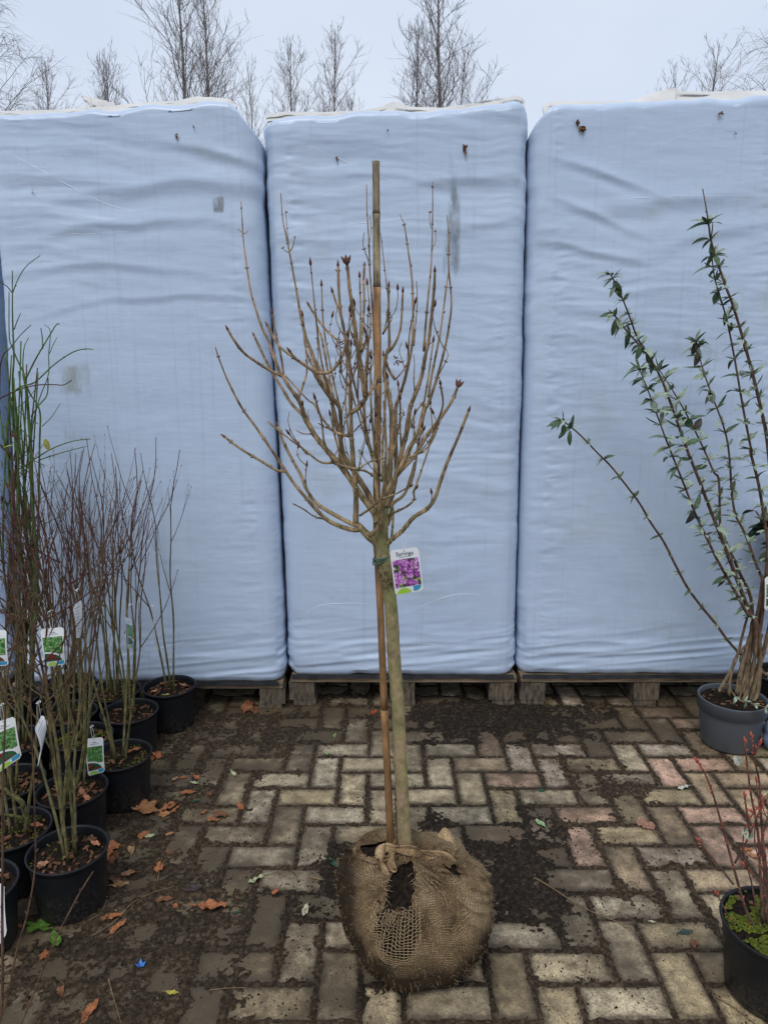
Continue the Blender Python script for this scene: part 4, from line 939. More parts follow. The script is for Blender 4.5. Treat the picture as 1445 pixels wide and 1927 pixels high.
# lots of short inner twigs
for k in range(55):
    q = rnd.choice([w for w in DONE if 560 < w[0] < 850 and 600 < w[1] < 900]); x, y = q[0], q[1]; a = rnd.uniform(-.9, .9); L = rnd.uniform(25, 95)
    pts = [(x, y), (x + L*.4*math.sin(a), y - L*.4*math.cos(a)), (x + L*.75*math.sin(a*.8) + rnd.uniform(-4, 4), y - L*.75*math.cos(a*.8)), (x + L*math.sin(a*.5), y - L*math.cos(a*.5))]
    spec = [('b', (px - 390)*2.779, (py - 700)*2.779) for px, py in pts]
    branch(spec, rnd.uniform(.7, 1.4), .55, max(-.22, min(.22, q[2] + rnd.uniform(-.08, .08))), 1 if rnd.random() < .3 else 0, dbase=q[2])
lich = MB()
for k in range(60):
    q = rnd.choice([w for w in DONE if w[1] > 830 and 600 < w[0] < 800]); p = tp(q[0] + rnd.uniform(-3, 3), q[1] + rnd.uniform(-4, 4), q[2] - .006); lich.crumb(p, rnd.uniform(.002, .0045))
for k in range(90):
    i = rnd.randrange(4, len(tpts)-2); p = tpts[i]; a = rnd.uniform(3.4, 6.0); rr = trr[i]*mpp(p); lich.crumb((p.x + math.cos(a)*rr, p.y + math.sin(a)*rr, p.z + rnd.uniform(-.01, .01)), rnd.uniform(.0012, .0032))
tag(lich.build('lichen', M['lichen'], lilac), kind='stuff')
scar = MB()
for k in range(46):
    py = rnd.uniform(1058, 1102); px = np.interp(py, [1045, 1065, 1090, 1120], [721, 724, 729, 733]); p = tp(px, py); rr = 14*mpp(p); a = rnd.uniform(3.3, 5.6)
    scar.crumb((p.x + math.cos(a)*rr*.96, p.y + math.sin(a)*rr*.96, p.z), rnd.uniform(.003, .007))
scar.build('graft_scar', simple('rough_dark_bark', (.05, .036, .02), (.17, .13, .07), 120, .9, .15, .6), lilac)
# dried seed heads
for px, py, d in ((640, 645, .04), (747, 678, .04)):
    b = MB(); p = tp(px, py, d)
    for k in range(16): b.crumb(p + Vector((rnd.uniform(-.007, .007), rnd.uniform(-.006, .006), rnd.uniform(-.014, .01))), rnd.uniform(.002, .0045))
    q = min(DONE, key=lambda w: math.hypot(w[0]-px, w[1]-py)); b.tube([tp(*q), p], .0012, 4); b.build('dry_seed_head', M['chip'], lilac)

# bamboo stake and tie
SY0 = 1.755
base = pix(735, 1606, Y=1.71)
stake = thing('bamboo_stake', base, 'tall bamboo stake tied to the lilac trunk, weathered grey at its top', 'stake')
def stake_pt(px, py): return pix(px, py, Y=np.interp(py, [300, 1000, 1606], [SY0 + .02, SY0, 1.71]))
b = MB()
def cane(b, y0, y1, r, m):
    P = []; R = []
    for i in range(13):
        f = i/12; py = y0 + (y1-y0)*f; px = np.interp(py, [304, 460, 650, 760, 900, 1020, 1150, 1330, 1470, 1606], [707.5, 708.5, 710.5, 711, 709, 709, 716, 723, 730, 736]); p = stake_pt(px, py); P.append(p)
        R.append(r*mpp(p)*(1 + .13*math.exp(-((f)/.025)**2) + .13*math.exp(-((1-f)/.025)**2)))
    b.tube(P, R, 12, m)
for y0, y1, r, m in ((304, 402, 6.8, 1), (403, 540, 6.9, 1), (541, 722, 7.0, 1), (723, 1020, 6.9, 0), (1021, 1334, 6.8, 0), (1335, 1606, 7.0, 0)):
    b = MB(); P = None; cane(b, y0, y1, r, 0)
    b.build('cane_section', M['bamboo_old'] if (m and y1 < 560) else M['bamboo'], stake)
tie_b = MB(); c0 = tp(721, 1052); rr = 14*mpp(c0)
for k in range(3):
    P = []
    for i in range(25):
        a = 6.2832*i/24; P.append(c0 + Vector((math.cos(a)*(rr + .003) - .004, math.sin(a)*(rr + .010) + .008, .004*math.cos(a + k) + k*.003 - .004 + .006*math.cos(a))))
    tie_b.tube(P, .0016, 5)
tag(tie_b.build('tree_tie', M['tie'], base=c0), 'green tie looped round the lilac trunk and bamboo stake', 'tie')

# ------------------------------------------------------------------ potted shrubs
def qrot(d, up=Vector((0, 0, 1))):
    d = Vector(d).normalized(); x = d; z = up - d*up.dot(d)
    if z.length < 1e-3: z = Vector((1, 0, 0)) - d*d.x
    z.normalize(); y = z.cross(x); return Matrix((x, y, z)).transposed().to_4x4()
def lance_leaf(name, L=1.0, W=.16, curl=.35, fold=.10, n=6):
    b = MB(); P = []
    for i in range(n+1):
        f = i/n; w = W*math.sin(math.pi*min(1, f*.93 + .07))**.8*(1 if f < .99 else .05); z = -curl*f*f; x = L*f*(1 - .15*curl*f)
        P.append([(x, -w, z + fold*w*2), (x, -w*.5, z + fold*w*.6), (x, 0, z), (x, w*.5, z + fold*w*.6), (x, w, z + fold*w*2)])
    b.grid(P); o = b.build(name, M['shrub_leaf']); me = o.data; bpy.data.objects.remove(o); return me
LEAVES = [lance_leaf('leaf', curl=c, W=w) for c, w in ((.1, .13), (.5, .15), (.9, .17), (-.2, .12), (.6, .22))]
OVAL = [lance_leaf('leaf', curl=c, W=w, n=8) for c, w in ((.15, .26), (.4, .28))]
TUFT = {}
M['leaf_pale'] = simple('silvery_leaf', (.22, .28, .20), (.36, .42, .33), 120, .6, .3, .2, .001); M['leaf_dark'] = simple('dark_leaf', (.05, .09, .045), (.10, .15, .08), 120, .5, .35, .2, .001)
def tuft_leaf(root, p, d, L, pale):
    b = TUFT.setdefault(root.name, (root, MB()))[1]; q = qrot(d, Vector((rnd.uniform(-.6, .6), rnd.uniform(-.8, .4), 1))); P = []; c = rnd.uniform(-.2, .8); w0 = rnd.uniform(.11, .17)
    for i in range(5):
        f = i/4; w = w0*math.sin(math.pi*min(1, f*.9 + .08))**.8; P.append([tuple(Vector(p) + q.to_3x3() @ Vector((f*L, sg*w*L, (-c*f*f + .2*abs(sg)*w)*L))) for sg in (-1, 0, 1)])
    b.grid(P, 0 if pale else 1)
def put_leaf(parent, p, d, L, col, meshes=LEAVES, up=None):
    o = link_mesh('leaf', rnd.choice(meshes), parent); q = qrot(d, up or Vector((rnd.uniform(-.4, .4), rnd.uniform(-.8, .2), 1)))
    o.matrix_basis = Matrix.Translation(Vector(p) - worigin(parent)) @ q @ Matrix.Scale(L, 4); s = rnd.uniform(.8, 1.2); o.color = (col[0]*s, col[1]*s, col[2]*s, 1); return o
def pot_parts(t, c, rt, rb, h, mat, lip=.012, seed=0, moss=0, chips=40, soil_drop=.022, wide_lip=False):
    b = MB(); x, y = c[0], c[1]; th = .003
    body = [(rb*.55, .004), (rb*.97, .004), (rb, .010), (rb + (rt - lip*.5 - rb)*.97, h - (.05 if wide_lip else lip*1.4))]
    b.lathe((x, y, 0), body, 48)
    pot = b.build('pot', mat, t)
    b = MB(); lw = .008 if wide_lip else .003; lh = .05 if wide_lip else lip*1.4
    r1 = rb + (rt - lip*.5 - rb)*.97
    b.lathe((x, y, 0), [(r1 - .001, h - lh), (r1 + lw, h - lh + .002), (rt - .001, h - .006), (rt + .001, h - .002), (rt - .001, h), (rt - .005, h), (rt - .007, h - .006), (rt - .010, h - .05)], 48)
    b.build('rim', mat, pot)
    NUs, NVs = 40, 12; th_ = np.linspace(0, 2*np.pi, NUs, endpoint=False); rr_ = np.linspace(.001, rt - .008, NVs); T, R = np.meshgrid(th_, rr_)
    X = x + np.cos(T)*R; Y = y + np.sin(T)*R; Z = h - soil_drop + fbm(X*40, Y*40, 80 + seed, 3)*.010 - .006*(R/rt)**2
    me = np_grid_mesh('potting_soil', X, Y, Z, M['peat'], closed_u=True, org=t.location); soil = link_mesh('potting_soil', me, t)
    r = random.Random(seed); b = MB()
    def sz(px, py): return h - soil_drop + float(fbm(np.array(px*40), np.array(py*40), 80 + seed, 3))*.010
    for k in range(chips):
        a = r.uniform(0, 6.28); q = math.sqrt(r.random())*(rt - .02); cx, cy = x + math.cos(a)*q, y + math.sin(a)*q
        b.box((cx, cy, sz(cx, cy) + .002), (r.uniform(.006, .022), r.uniform(.004, .010), .003), rz=r.uniform(0, 3.1), j=.0018)
    if chips: tag(b.build('bark_chips', M['chip'], soil, smooth=False), kind='stuff')
    if moss:
        b = MB()
        for k in range(moss):
            a = r.uniform(0, 6.28); q = math.sqrt(r.random())*(rt - .012); cx, cy = x + math.cos(a)*q, y + math.sin(a)*q
            if float(vn(cx*28, cy*28, seed)) < (-.45 if moss > 2000 else -.1): continue
            b.crumb((cx, cy, sz(cx, cy) + .002 + .006*max(0, float(vn(cx*45, cy*45, seed + 2)))), r.uniform(.0018, .0045))
        tag(b.build('moss', M['moss'], soil), kind='stuff')
    return sz(x, y)
def shrub_stems(t, c, z0, H, n, seed, lean=(0, 0), spread=.13, fork=(2, 5), mat='redtwig', r0=.0048, base=.035, wild=0.0):
    r = random.Random(seed); x, y = c
    for k in range(n):
        b = MB(); a = 6.28*k/n + r.uniform(-.6, .6); q = base*r.uniform(.2, 1); p0 = Vector((x + math.cos(a)*q, y + math.sin(a)*q, z0 - .012)); h = H*r.uniform(.82, 1.06)
        sx = lean[0] + math.cos(a)*spread*r.uniform(.3, 1.3) + r.uniform(-.05, .05); sy = lean[1] + math.sin(a)*spread*r.uniform(.3, 1.1)*.7; P = []; w1 = r.uniform(0, 9)
        N = 14
        for i in range(N+1):
            f = i/N; P.append(p0 + Vector((sx*f**1.15 + .020*math.sin(f*6 + w1)*f + .006*math.sin(f*19 + 2*w1)*f, sy*f**1.15 + .018*math.cos(f*6 + w1)*f, h*f)))
        R = [r0*r.uniform(.85, 1.15)*(1 - .72*(i/N)**.8) for i in range(N+1)]; b.tube(P, R, 6)
        def budded(P, R):
            for i in range(2, len(P)-1):
                if r.random() < .8: dd = (P[i+1] - P[i]).normalized(); s_ = dd.cross(Vector((r.uniform(-1, 1), r.uniform(-1, 1), .1))).normalized(); b.bud(P[i] + s_*R[i]*.5, dd*1.5 + s_, .006, .0013, 0, 4)
            dd = (P[-1] - P[-2]).normalized(); b.bud(P[-1], dd, .009, .0017, 0, 4)
        budded(P[7:], R[7:])
        for m in range(r.randint(*fork)):
            f = r.uniform(.38, .82); i = int(f*N); L = H*r.uniform(.18, .42)*(1.15 - f*.5); a2 = a + r.uniform(-1.6, 1.6); d = Vector((math.cos(a2)*r.uniform(.3, .85 + wild), math.sin(a2)*.4, 1)).normalized(); Q = [P[i]]
            for s_ in range(7):
                d = (d + Vector((r.uniform(-.05, .05), r.uniform(-.05, .05), .07))).normalized(); Q.append(Q[-1] + d*L/7)
            RQ = [R[i]*.7*(1 - .6*s_/7) for s_ in range(8)]; b.tube(Q, RQ, 5); budded(Q[2:], RQ[2:])
            if r.random() < .6:
                d = (Q[4] - Q[3]).normalized() + Vector((r.uniform(-.5, .5), r.uniform(-.4, .4), 0)); Q2 = [Q[3] + d*(L*.45*s_/4) + Vector((0, 0, .01*s_*s_/4)) for s_ in range(5)]; b.tube(Q2, [RQ[4]*.8*(1 - .5*s_/4) for s_ in range(5)], 4); budded(Q2, [RQ[4]]*5)
        b.build('stem', M['greytwig' if (mat == 'redtwig' and r.random() < .35) else mat], t)
PR, PB, PHT = .108, .090, .175
POTS = [  # rim centre in the photo, height of stems, stems, lean, moss, kind, label
    (317, 1290, 1.02, 3, (-.05, 0), 0, 'r', 'black pot of twiggy stems against the pallet end, set apart from the rest'),
    (237, 1338, 1.05, 5, (.02, 0), 0, 'r', 'black potted twiggy shrub between the pot by the pallet and the mossy row'),
    (215, 1418, 1.00, 4, (-.02, .05), 250, 'r', 'black potted twiggy shrub with moss and an orange leaf on its soil'),
    (158, 1382, 1.02, 6, (.03, .0), 700, 'r', 'black potted twiggy shrub with a bright green mossy top'),
    (125, 1482, .98, 3, (.06, .05), 0, 'r', 'black potted shrub with V forked stem and brown leaves in the pot'),
    (125, 1595, .93, 5, (-.12, .10), 60, 'r', 'black potted twiggy shrub at the front corner of the group, pot fully visible'),
    (44, 1550, .90, 4, (-.10, .10), 180, 'r', 'black potted shrub with thick bent green stem behind the front corner pot'),
    (30, 1470, .95, 5, (-.02, .05), 60, 'r', 'black potted twiggy shrub wedged between the bent stem pot and the pots behind'),
    (141, 1343, 1.02, 6, (.02, 0), 200, 'r', 'black potted twiggy shrub behind the bright mossy pot'),
    (205, 1300, 1.02, 6, (.05, 0), 120, 'r', 'black potted twiggy shrub close to the bale, beside the lone pot'),
    (120, 1288, 1.0, 5, (.0, 0), 0, 'r', 'black potted twiggy shrub against the bale with a pale brown leaf on its soil'),
    (50, 1305, 1.0, 5, (.0, 0), 0, 'g', 'black potted shrub of tall green stems against the bale'),
    (55, 1388, 1.0, 6, (.0, 0), 0, 'r', 'black potted twiggy shrub hidden behind the hanging picture labels'),
    (-50, 1665, .9, 2, (-.08, .05), 0, 'r', 'black pot with long drooping twigs, partly cut off at the front of the group')]
pc = [pix(px, py, z=PHT) for px, py, *_ in POTS]; pc = [Vector((p.x, p.y)) for p in pc]
for it in range(60):
    for i in range(len(pc)):
        for j in range(i):
            d = pc[i] - pc[j]; L = d.length
            if L < 2*PR + .004:
                m_ = d/L*(2*PR + .004 - L)*.5
                pc[i] += m_*(.4 if i in (0, 1, 2, 5) else 1.0); pc[j] -= m_*(.4 if j in (0, 1, 2, 5) else 1.0)
    for p in pc: p.y = min(p.y, 2.985 - PR)
pot_t = []
for k, ((px, py, H, n, lean, moss, kind, lab), p) in enumerate(zip(POTS, pc)):
    t = thing('potted_shrub', (p.x, p.y, 0), lab, 'potted shrub', 'black potted shrubs beside the bales'); pot_t.append(t)
    z = pot_parts(t, p, PR, PB, PHT, M['pot'], seed=k, moss=moss, chips=45)
    if kind == 'r': shrub_stems(t, p, z, H*.98, n, 100 + k, lean, spread=.10 if k in (0, 1, 9) else .17, wild=.25 if k in (5, 6, 7, 12) else 0, fork=(2, 4) if k < 3 else (4, 7))
gp = pot_t[11]
def gz(x, y): return (x/4.38, 460 + y/4.38)
def traced(par, pts, r0, r1, Y0, Y1, mat, name='stem', k=6, sides=6, buds=0):
    P = [pix(px, py, Y=Y0 + (Y1-Y0)*i/(len(pts)-1)) for i, (px, py) in enumerate(pts)]; C = cr(P, k); n = len(C); b = MB()
    R = [(r0 + (r1-r0)*i/(n-1))*mpp(q) for i, q in enumerate(C)]; b.tube(C, R, sides)
    for i in range(3, n-1, 3):
        if buds and rnd.random() < buds: d = (C[i+1]-C[i]).normalized(); s = d.cross(Vector((rnd.uniform(-1, 1), rnd.uniform(-1, 1), .1))).normalized(); b.bud(C[i], d + s, .008, .002, 0, 4)
    return b.build(name, M[mat], par), C
gb = (55, 1290)
GY = pc[11].y
for pts, r0, r1, dy in (
    ([(52, 1300), (40, 1050), gz(140, 1900), gz(108, 1200), gz(118, 940), gz(112, 760), gz(106, 560), gz(106, 400), gz(105, 215)], 2.6, .9, -.05), ([gz(108, 400), gz(150, 290), gz(220, 180), gz(335, 90)], 1.0, .7, -.05), ([gz(100, 395), gz(60, 345), gz(0, 308)], 1.0, .7, -.05),
    ([gz(195, 1050), gz(150, 960), gz(105, 850), gz(80, 750), gz(78, 390)], 1.6, .8, .0), ([(40, 1300), (0, 1000), gz(0, 1200), gz(20, 940), gz(90, 850), gz(170, 750), gz(258, 664)], 1.6, .7, -.1), ([gz(120, 700), gz(150, 620), gz(175, 565)], 1.0, .6, -.05),
    ([gz(195, 1060), gz(192, 960), gz(205, 840), gz(240, 770)], 1.3, .6, .02), ([gz(215, 1110), gz(300, 940), gz(400, 770), gz(465, 665), gz(495, 655)], 1.7, .9, .03), ([gz(355, 860), gz(352, 770), gz(340, 690)], 1.1, .9, .03),
    ([(60, 1300), (62, 1000), gz(262, 1620), gz(320, 1300), gz(400, 1080), gz(405, 900), gz(418, 720), gz(372, 660)], 1.4, .6, .05), ([gz(410, 900), gz(440, 830), gz(475, 765)], .9, .5, .05), ([(50, 1300), (20, 950), gz(90, 1300), gz(300, 1130), gz(450, 990), gz(600, 890), gz(700, 862), gz(768, 866)], 1.7, .8, -.08),
    ([gz(0, 1270), gz(150, 1200), gz(300, 1160), gz(440, 1155), gz(525, 1158), gz(595, 1120)], 1.3, .8, -.12), ([(60, 1300), (66, 1100), gz(262, 1800), gz(240, 1440), gz(220, 1200), gz(195, 1060)], 3.2, 2.6, .0), ([(62, 1300), (72, 1000), gz(330, 1640), gz(330, 1370), gz(250, 1230), gz(205, 1110)], 2.2, 1.2, .02),
    ([gz(260, 1420), gz(320, 1330), gz(390, 1240), gz(400, 1100)], 1.4, 1.1, .04), ([gz(320, 1780), gz(500, 1720), gz(710, 1665)], 1.1, .7, -.1), ([gz(150, 1860), gz(400, 1700), gz(590, 1625), gz(745, 1603)], 1.3, .8, -.12), ([gz(350, 1500), gz(430, 1420), gz(500, 1310)], .9, .5, .0)):
    traced(gp, pts, r0, r1, GY + dy*.3, GY + dy, 'greenstem' if rnd.random() < .8 else 'drystem', buds=.12)
for k in range(15):
    x1 = rnd.uniform(-10, 60); xt = x1 + rnd.uniform(-20, 25); yt = rnd.uniform(640, 830); xm = rnd.uniform(10, 75)
    traced(gp, [(50 + rnd.uniform(-14, 14), 1300), (xm, 1120), ((x1 + xm)/2, 960), (xt, yt)], rnd.uniform(2.4, 4.0), 1.2, GY, GY + rnd.uniform(-.12, .1), 'greenstem' if k % 4 else 'drystem')
for k in range(26):
    x = rnd.uniform(-5, 85); y = rnd.uniform(760, 1080); a = rnd.uniform(-1.2, 1.2); L = rnd.uniform(40, 110)
    traced(gp, [(x, y), (x + L*.5*math.sin(a), y - L*.5*math.cos(a)), (x + L*math.sin(a), y - L*math.cos(a*.7))], 1.0, .5, GY, GY + rnd.uniform(-.12, .12), 'greenstem', k=3, sides=5)
for k in range(14):
    p = pix(rnd.uniform(0, 60), rnd.uniform(800, 980), Y=GY - rnd.uniform(0, .1)); put_leaf(gp, p, (rnd.uniform(-1, 1), rnd.uniform(-.5, .3), -1), rnd.uniform(.02, .045), (.10, .045, .022))
put_leaf(gp, pix(86, 826, Y=GY - .1), (.25, -.2, -1), .045, (.34, .32, .07), OVAL, Vector((0, -1, .1))); put_leaf(gp, pix(24, 838, Y=GY - .1), (-1, -.1, -.2), .04, (.30, .36, .04), OVAL)
# thick bent stem in the pot behind the front corner, drooping foreground twigs
bt = pot_t[6]; q = pc[6]
traced(bt, [(50, 1562), (52, 1545), (45, 1520), (40, 1508), (15, 1490), (-12, 1470)], 5.5, 4.0, q.y, q.y - .05, 'redtwig'); traced(bt, [(50, 1548), (38, 1538), (15, 1534), (-10, 1530)], 3.4, 3.0, q.y, q.y - .08, 'redtwig')
vt = pot_t[4]; q = pc[4]
traced(vt, [(136, 1520), (138, 1495), (143, 1478), (153, 1440), (160, 1380), (158, 1300), (150, 1180), (160, 1040), (150, 920)], 5.2, 1.2, q.y, q.y + .05, 'redtwig', buds=.3); traced(vt, [(141, 1484), (132, 1450), (122, 1390), (112, 1330), (98, 1270), (100, 1120), (80, 960)], 4.2, 1.1, q.y, q.y, 'redtwig', buds=.3)
nq = pix(-45, 2075, z=PHT); near_t = thing('potted_shrub', (nq.x, nq.y, 0), 'long thin budded stems rising across the black pots from a pot outside the frame', 'potted shrub', 'black potted shrubs beside the bales')
pot_parts(near_t, (nq.x, nq.y), PR, PB, PHT, M['pot'], seed=70)
for pts, r0, r1 in (([(-45, 2075), (-15, 1960), (14, 1880), (32, 1790), (52, 1720), (66, 1640), (67, 1560), (62, 1420), (54, 1270), (24, 1100)], 2.6, 1.0), ([(-35, 2075), (40, 1927), (100, 1780), (140, 1700), (160, 1665), (176, 1640)], 2.2, 1.3), ([(-55, 2075), (0, 1927), (5, 1700), (6, 1500), (9, 1400), (18, 1250), (60, 1120)], 3.2, 1.2)):
    traced(near_t, pts, r0, r1, nq.y, nq.y + .10, 'drystem', buds=.3)
traced(pot_t[5], [(118, 1590), (126, 1450), (150, 1350), (172, 1240), (190, 1120), (240, 1000)], 3.2, .8, pc[5].y, pc[5].y - .05, 'redtwig', buds=.3)
traced(pot_t[5], [(128, 1600), (118, 1545), (112, 1440), (95, 1330), (70, 1210), (40, 1080), (20, 900)], 4.2, 1.2, pc[5].y, pc[5].y + .05, 'redtwig', buds=.2)
for k in range(16):
    x = rnd.uniform(0, 130); y = rnd.uniform(1050, 1330); dx = rnd.choice((-1, 1))*rnd.uniform(60, 190); dy = -rnd.uniform(50, 170)
    i = rnd.choice((5, 6, 7, 12, 13)); traced(pot_t[i], [(x, y), (x + dx*.35, y + dy*.25), (x + dx*.7, y + dy*.62), (x + dx, y + dy)], 1.7, .7, pc[i].y, pc[i].y + rnd.uniform(-.08, .1), 'redtwig', buds=.3)

# ------------------------------------------------------------------ right side: grey pot shrub, its neighbour and the front corner pot
gpc = pix(1378, 1312, z=.195); GPX, GPY = gpc.x, gpc.y
bud_t = thing('potted_shrub', (GPX, GPY, 0), 'grey potted shrub with long brown shoots and small grey green leaves', 'potted shrub')
pot_parts(bud_t, (GPX, GPY), .128, .104, .198, M['grey_pot'], seed=40, chips=30, wide_lip=True, soil_drop=.016)
def r1_(x, y): return (1000 + x/3.247, 330 + y/3.247)
def r2_(x, y): return (1000 + x/3.211, 850 + y/3.211)
GL = (.27, .34, .255); GD = (.075, .125, .065); ALLC = []
def leafy(par, pts, r0, r1, Y0, Y1, step=.036, size=(.026, .046), dark=.30, first=.0, mat='buddleja'):
    o, C = traced(par, pts, r0, r1, Y0, Y1, mat, buds=0); acc = 0; ph = rnd.uniform(0, 6.28); n = len(C)
    for i in range(1, n-1):
        acc += (C[i] - C[i-1]).length
        if acc > step and i/n > first:
            acc = 0; ph += 1.57; d = (C[i+1] - C[i]).normalized(); a = d.cross(Vector((0, 1, .1))).normalized(); bb = d.cross(a); f = i/n
            for sg in (1, -1):
                for m in range(rnd.choice((3, 4, 4, 5))):
                    s = (a*math.cos(ph) + bb*math.sin(ph))*sg + Vector((rnd.uniform(-.7, .7), rnd.uniform(-.7, .7), rnd.uniform(-.3, .5))); L = rnd.uniform(*size)*(.7 if m else 1.0)*(1 + .35*f)
                    dk = rnd.random() < dark*(.4 + f); put_leaf(o, C[i], s + d*.45, L*1.15, GD if dk else GL) if (m == 0 and rnd.random() < .8) else tuft_leaf(par, C[i], s + d*.45, L*1.1, not dk)
    ALLC.extend((q_, o) for q_ in C[len(C)//3:])
    for m in range(11):
        d = (C[-1] - C[-2]).normalized(); put_leaf(o, C[-1], d + Vector((rnd.uniform(-.8, .8), rnd.uniform(-.8, .8), rnd.uniform(-.9, .3))), rnd.uniform(.03, .06), GD if rnd.random() < .55 else GL)
    return o, C
B0 = [(1388, 1318), (1400, 1285), (1405, 1240)]
def stem(pts, r0, r1, dy, **k): return leafy(bud_t, pts, r0, r1, GPY, GPY + dy, **k)
stem([(1400, 1330), (1425, 1300)] + [r2_(1370, 1090), r2_(1310, 960), r2_(1250, 800), r2_(1190, 640), r2_(1130, 480), r2_(1070, 330), r2_(1010, 170), r2_(950, 20), r1_(900, 1540), r1_(840, 1370), r1_(780, 1220), r1_(700, 1090), r1_(580, 950), r1_(510, 860)], 4.4, 1.5, -.05, first=.2)
stem([r1_(700, 1090), r1_(640, 980), r1_(600, 870), r1_(540, 720), r1_(485, 612)], 1.9, 1.2, -.06, step=.035, size=(.025, .045))
stem([(1392, 1328), (1415, 1270)] + [r2_(1350, 1060), r2_(1290, 960), r2_(1220, 830), r2_(1140, 690), r2_(1060, 530), r2_(990, 380), r2_(920, 200), r2_(840, 0), r1_(800, 1560), r1_(720, 1340), r1_(660, 1190)], 3.8, 1.0, -.12, first=.2)
stem([(1385, 1328), (1405, 1250)] + [r2_(1330, 930), r2_(1250, 720), r2_(1180, 560), r2_(1140, 480), r2_(1130, 180), r1_(1110, 1810), r1_(1040, 1650), r1_(950, 1470), r1_(870, 1330), r1_(780, 1190)], 3.6, .9, .06, first=.2)
stem([(1396, 1328), (1412, 1230)] + [r2_(1400, 850), r2_(1350, 670), r2_(1290, 500), r2_(1220, 340), r2_(1190, 0), r1_(1170, 1530), r1_(1110, 1370), r1_(1050, 1200), r1_(1000, 1020)], 3.2, 1.0, .10, first=.25)
stem([(1400, 1330), (1430, 1180)] + [r2_(1425, 600), r2_(1410, 450), r2_(1370, 200), r2_(1320, 0), r1_(1340, 1680), r1_(1290, 1420), r1_(1240, 1130), r1_(1190, 880), r1_(1120, 640), r1_(1100, 500)], 3.6, 1.1, .02, first=.25)
stem([(1408, 1330), (1452, 1150), (1455, 980), r1_(1440, 1640), r1_(1400, 1430), r1_(1350, 1220), r1_(1290, 1000), r1_(1230, 800), r1_(1170, 640), r1_(1100, 420), r1_(1080, 300)], 4.0, 1.7, -.03, first=.25, step=.042)
traced(bud_t, [r1_(1080, 300), r1_(1065, 200), r1_(1043, 80)], 1.6, .8, GPY - .03, GPY - .03, 'buddleja', buds=.9, k=8)
for pts, r0, r1 in (([r2_(1130, 1450), r2_(1180, 1360), r2_(1235, 1250), r2_(1290, 1040), r2_(1330, 900)], 3.4, 2.0), ([r2_(1190, 1470), r2_(1200, 1360), r2_(1240, 1230), r2_(1340, 1130)], 3.4, 2.2), ([r2_(1240, 1465), r2_(1270, 1300), r2_(1320, 1120), r2_(1370, 960), r2_(1400, 750)], 5.2, 4.0), ([r2_(1270, 1470), r2_(1330, 1300), r2_(1360, 1130), r2_(1385, 980)], 3.0, 2.0), ([r2_(1290, 1465), r2_(1340, 1280), r2_(1390, 1100)], 3.4, 2.4), ([r2_(1140, 1440), r2_(1170, 1420), r2_(1230, 1480)], 1.4, .8)):
    traced(bud_t, pts, r0, r1, GPY, GPY + .02, 'buddleja')
leafy(bud_t, [r2_(1200, 1440), r2_(1250, 1500), r2_(1330, 1520), r2_(1429, 1550)], 1.4, .8, GPY - .09, GPY - .16, step=.03, size=(.016, .026), dark=.0)
def hang(px, py, d, L, col, meshes):
    q = pix(px, py, Y=GPY); c, o = min(ALLC, key=lambda w: (w[0].x - q.x)**2 + (w[0].z - q.z)**2); put_leaf(o, c, d, L, col, meshes, Vector((rnd.uniform(-.5, .5), -1, .1)))
hang(*r1_(1010, 1540), (-.8, -.3, .5), .055, (.04, .10, .035), OVAL); hang(*r1_(1050, 1540), (.3, -.3, 1), .05, (.06, .055, .045), OVAL); hang(*r1_(900, 1750), (-1, -.3, .1), .06, (.06, .10, .05), LEAVES); hang(*r1_(1010, 1750), (1, -.3, .1), .06, (.06, .10, .05), LEAVES)
for x, y in ((470, 650), (520, 640), (500, 880), (480, 900), (640, 1060), (690, 1080), (700, 1090), (560, 960), (1000, 1040), (1010, 1060), (1030, 1080), (1000, 1050), (1100, 450), (1150, 700), (1080, 1360), (705, 1340), (1100, 480), (1240, 760), (1180, 860), (1290, 1000), (1330, 1160)):
    hang(*r1_(x, y), (rnd.uniform(-.7, .5), -.3, rnd.uniform(-1, -.4)), rnd.uniform(.04, .062), rnd.choice([GD, GD, GL, (.06, .045, .04)]), LEAVES[1:3] + LEAVES[4:] + OVAL[:1])
for x, y in ((920, 330), (945, 820)): hang(*r2_(x, y), (-.2, -.2, -1), .06, (.06, .055, .055), LEAVES)
# black pot behind, with dark broad leaves, and the low arching shoot
kb = pix(1478, 1268, z=.2); dk_t = thing('potted_shrub', (kb.x, kb.y, 0), 'black potted shrub with dark broad leaves, half hidden behind the grey pot', 'potted shrub')
pot_parts(dk_t, (kb.x, kb.y), .125, .10, .20, M['pot'], seed=50, chips=10)
for k in range(5):
    o, C = traced(dk_t, [(1475 + k*4, 1262), (1465 + rnd.uniform(-20, 20), 1150), (1450 + rnd.uniform(-25, 25), 1040), (1435 + rnd.uniform(-15, 30), 950 + 12*k)], 3.0, 1.4, kb.y, kb.y + .02, 'buddleja')
    for m in range(15):
        i = rnd.randrange(len(C)//2, len(C)); put_leaf(o, C[i], (rnd.uniform(-1, 1), rnd.uniform(-.6, .6), rnd.uniform(-.5, .6)), rnd.uniform(.06, .10), (.018, .042, .022), OVAL)
leafy(dk_t, [(1478, 1300), (1445, 1272)] + [r2_(1330, 1290), r2_(1200, 1160), r2_(1110, 1040), r2_(1020, 930), r2_(940, 820), r2_(870, 690), r2_(800, 550), r2_(720, 430), r2_(650, 310), r2_(560, 190), r2_(480, 90), r2_(390, 0), r1_(300, 1590), r1_(230, 1530), r1_(190, 1500)], 3.0, 1.3, kb.y - .12, kb.y - .30, step=.085, size=(.020, .036))
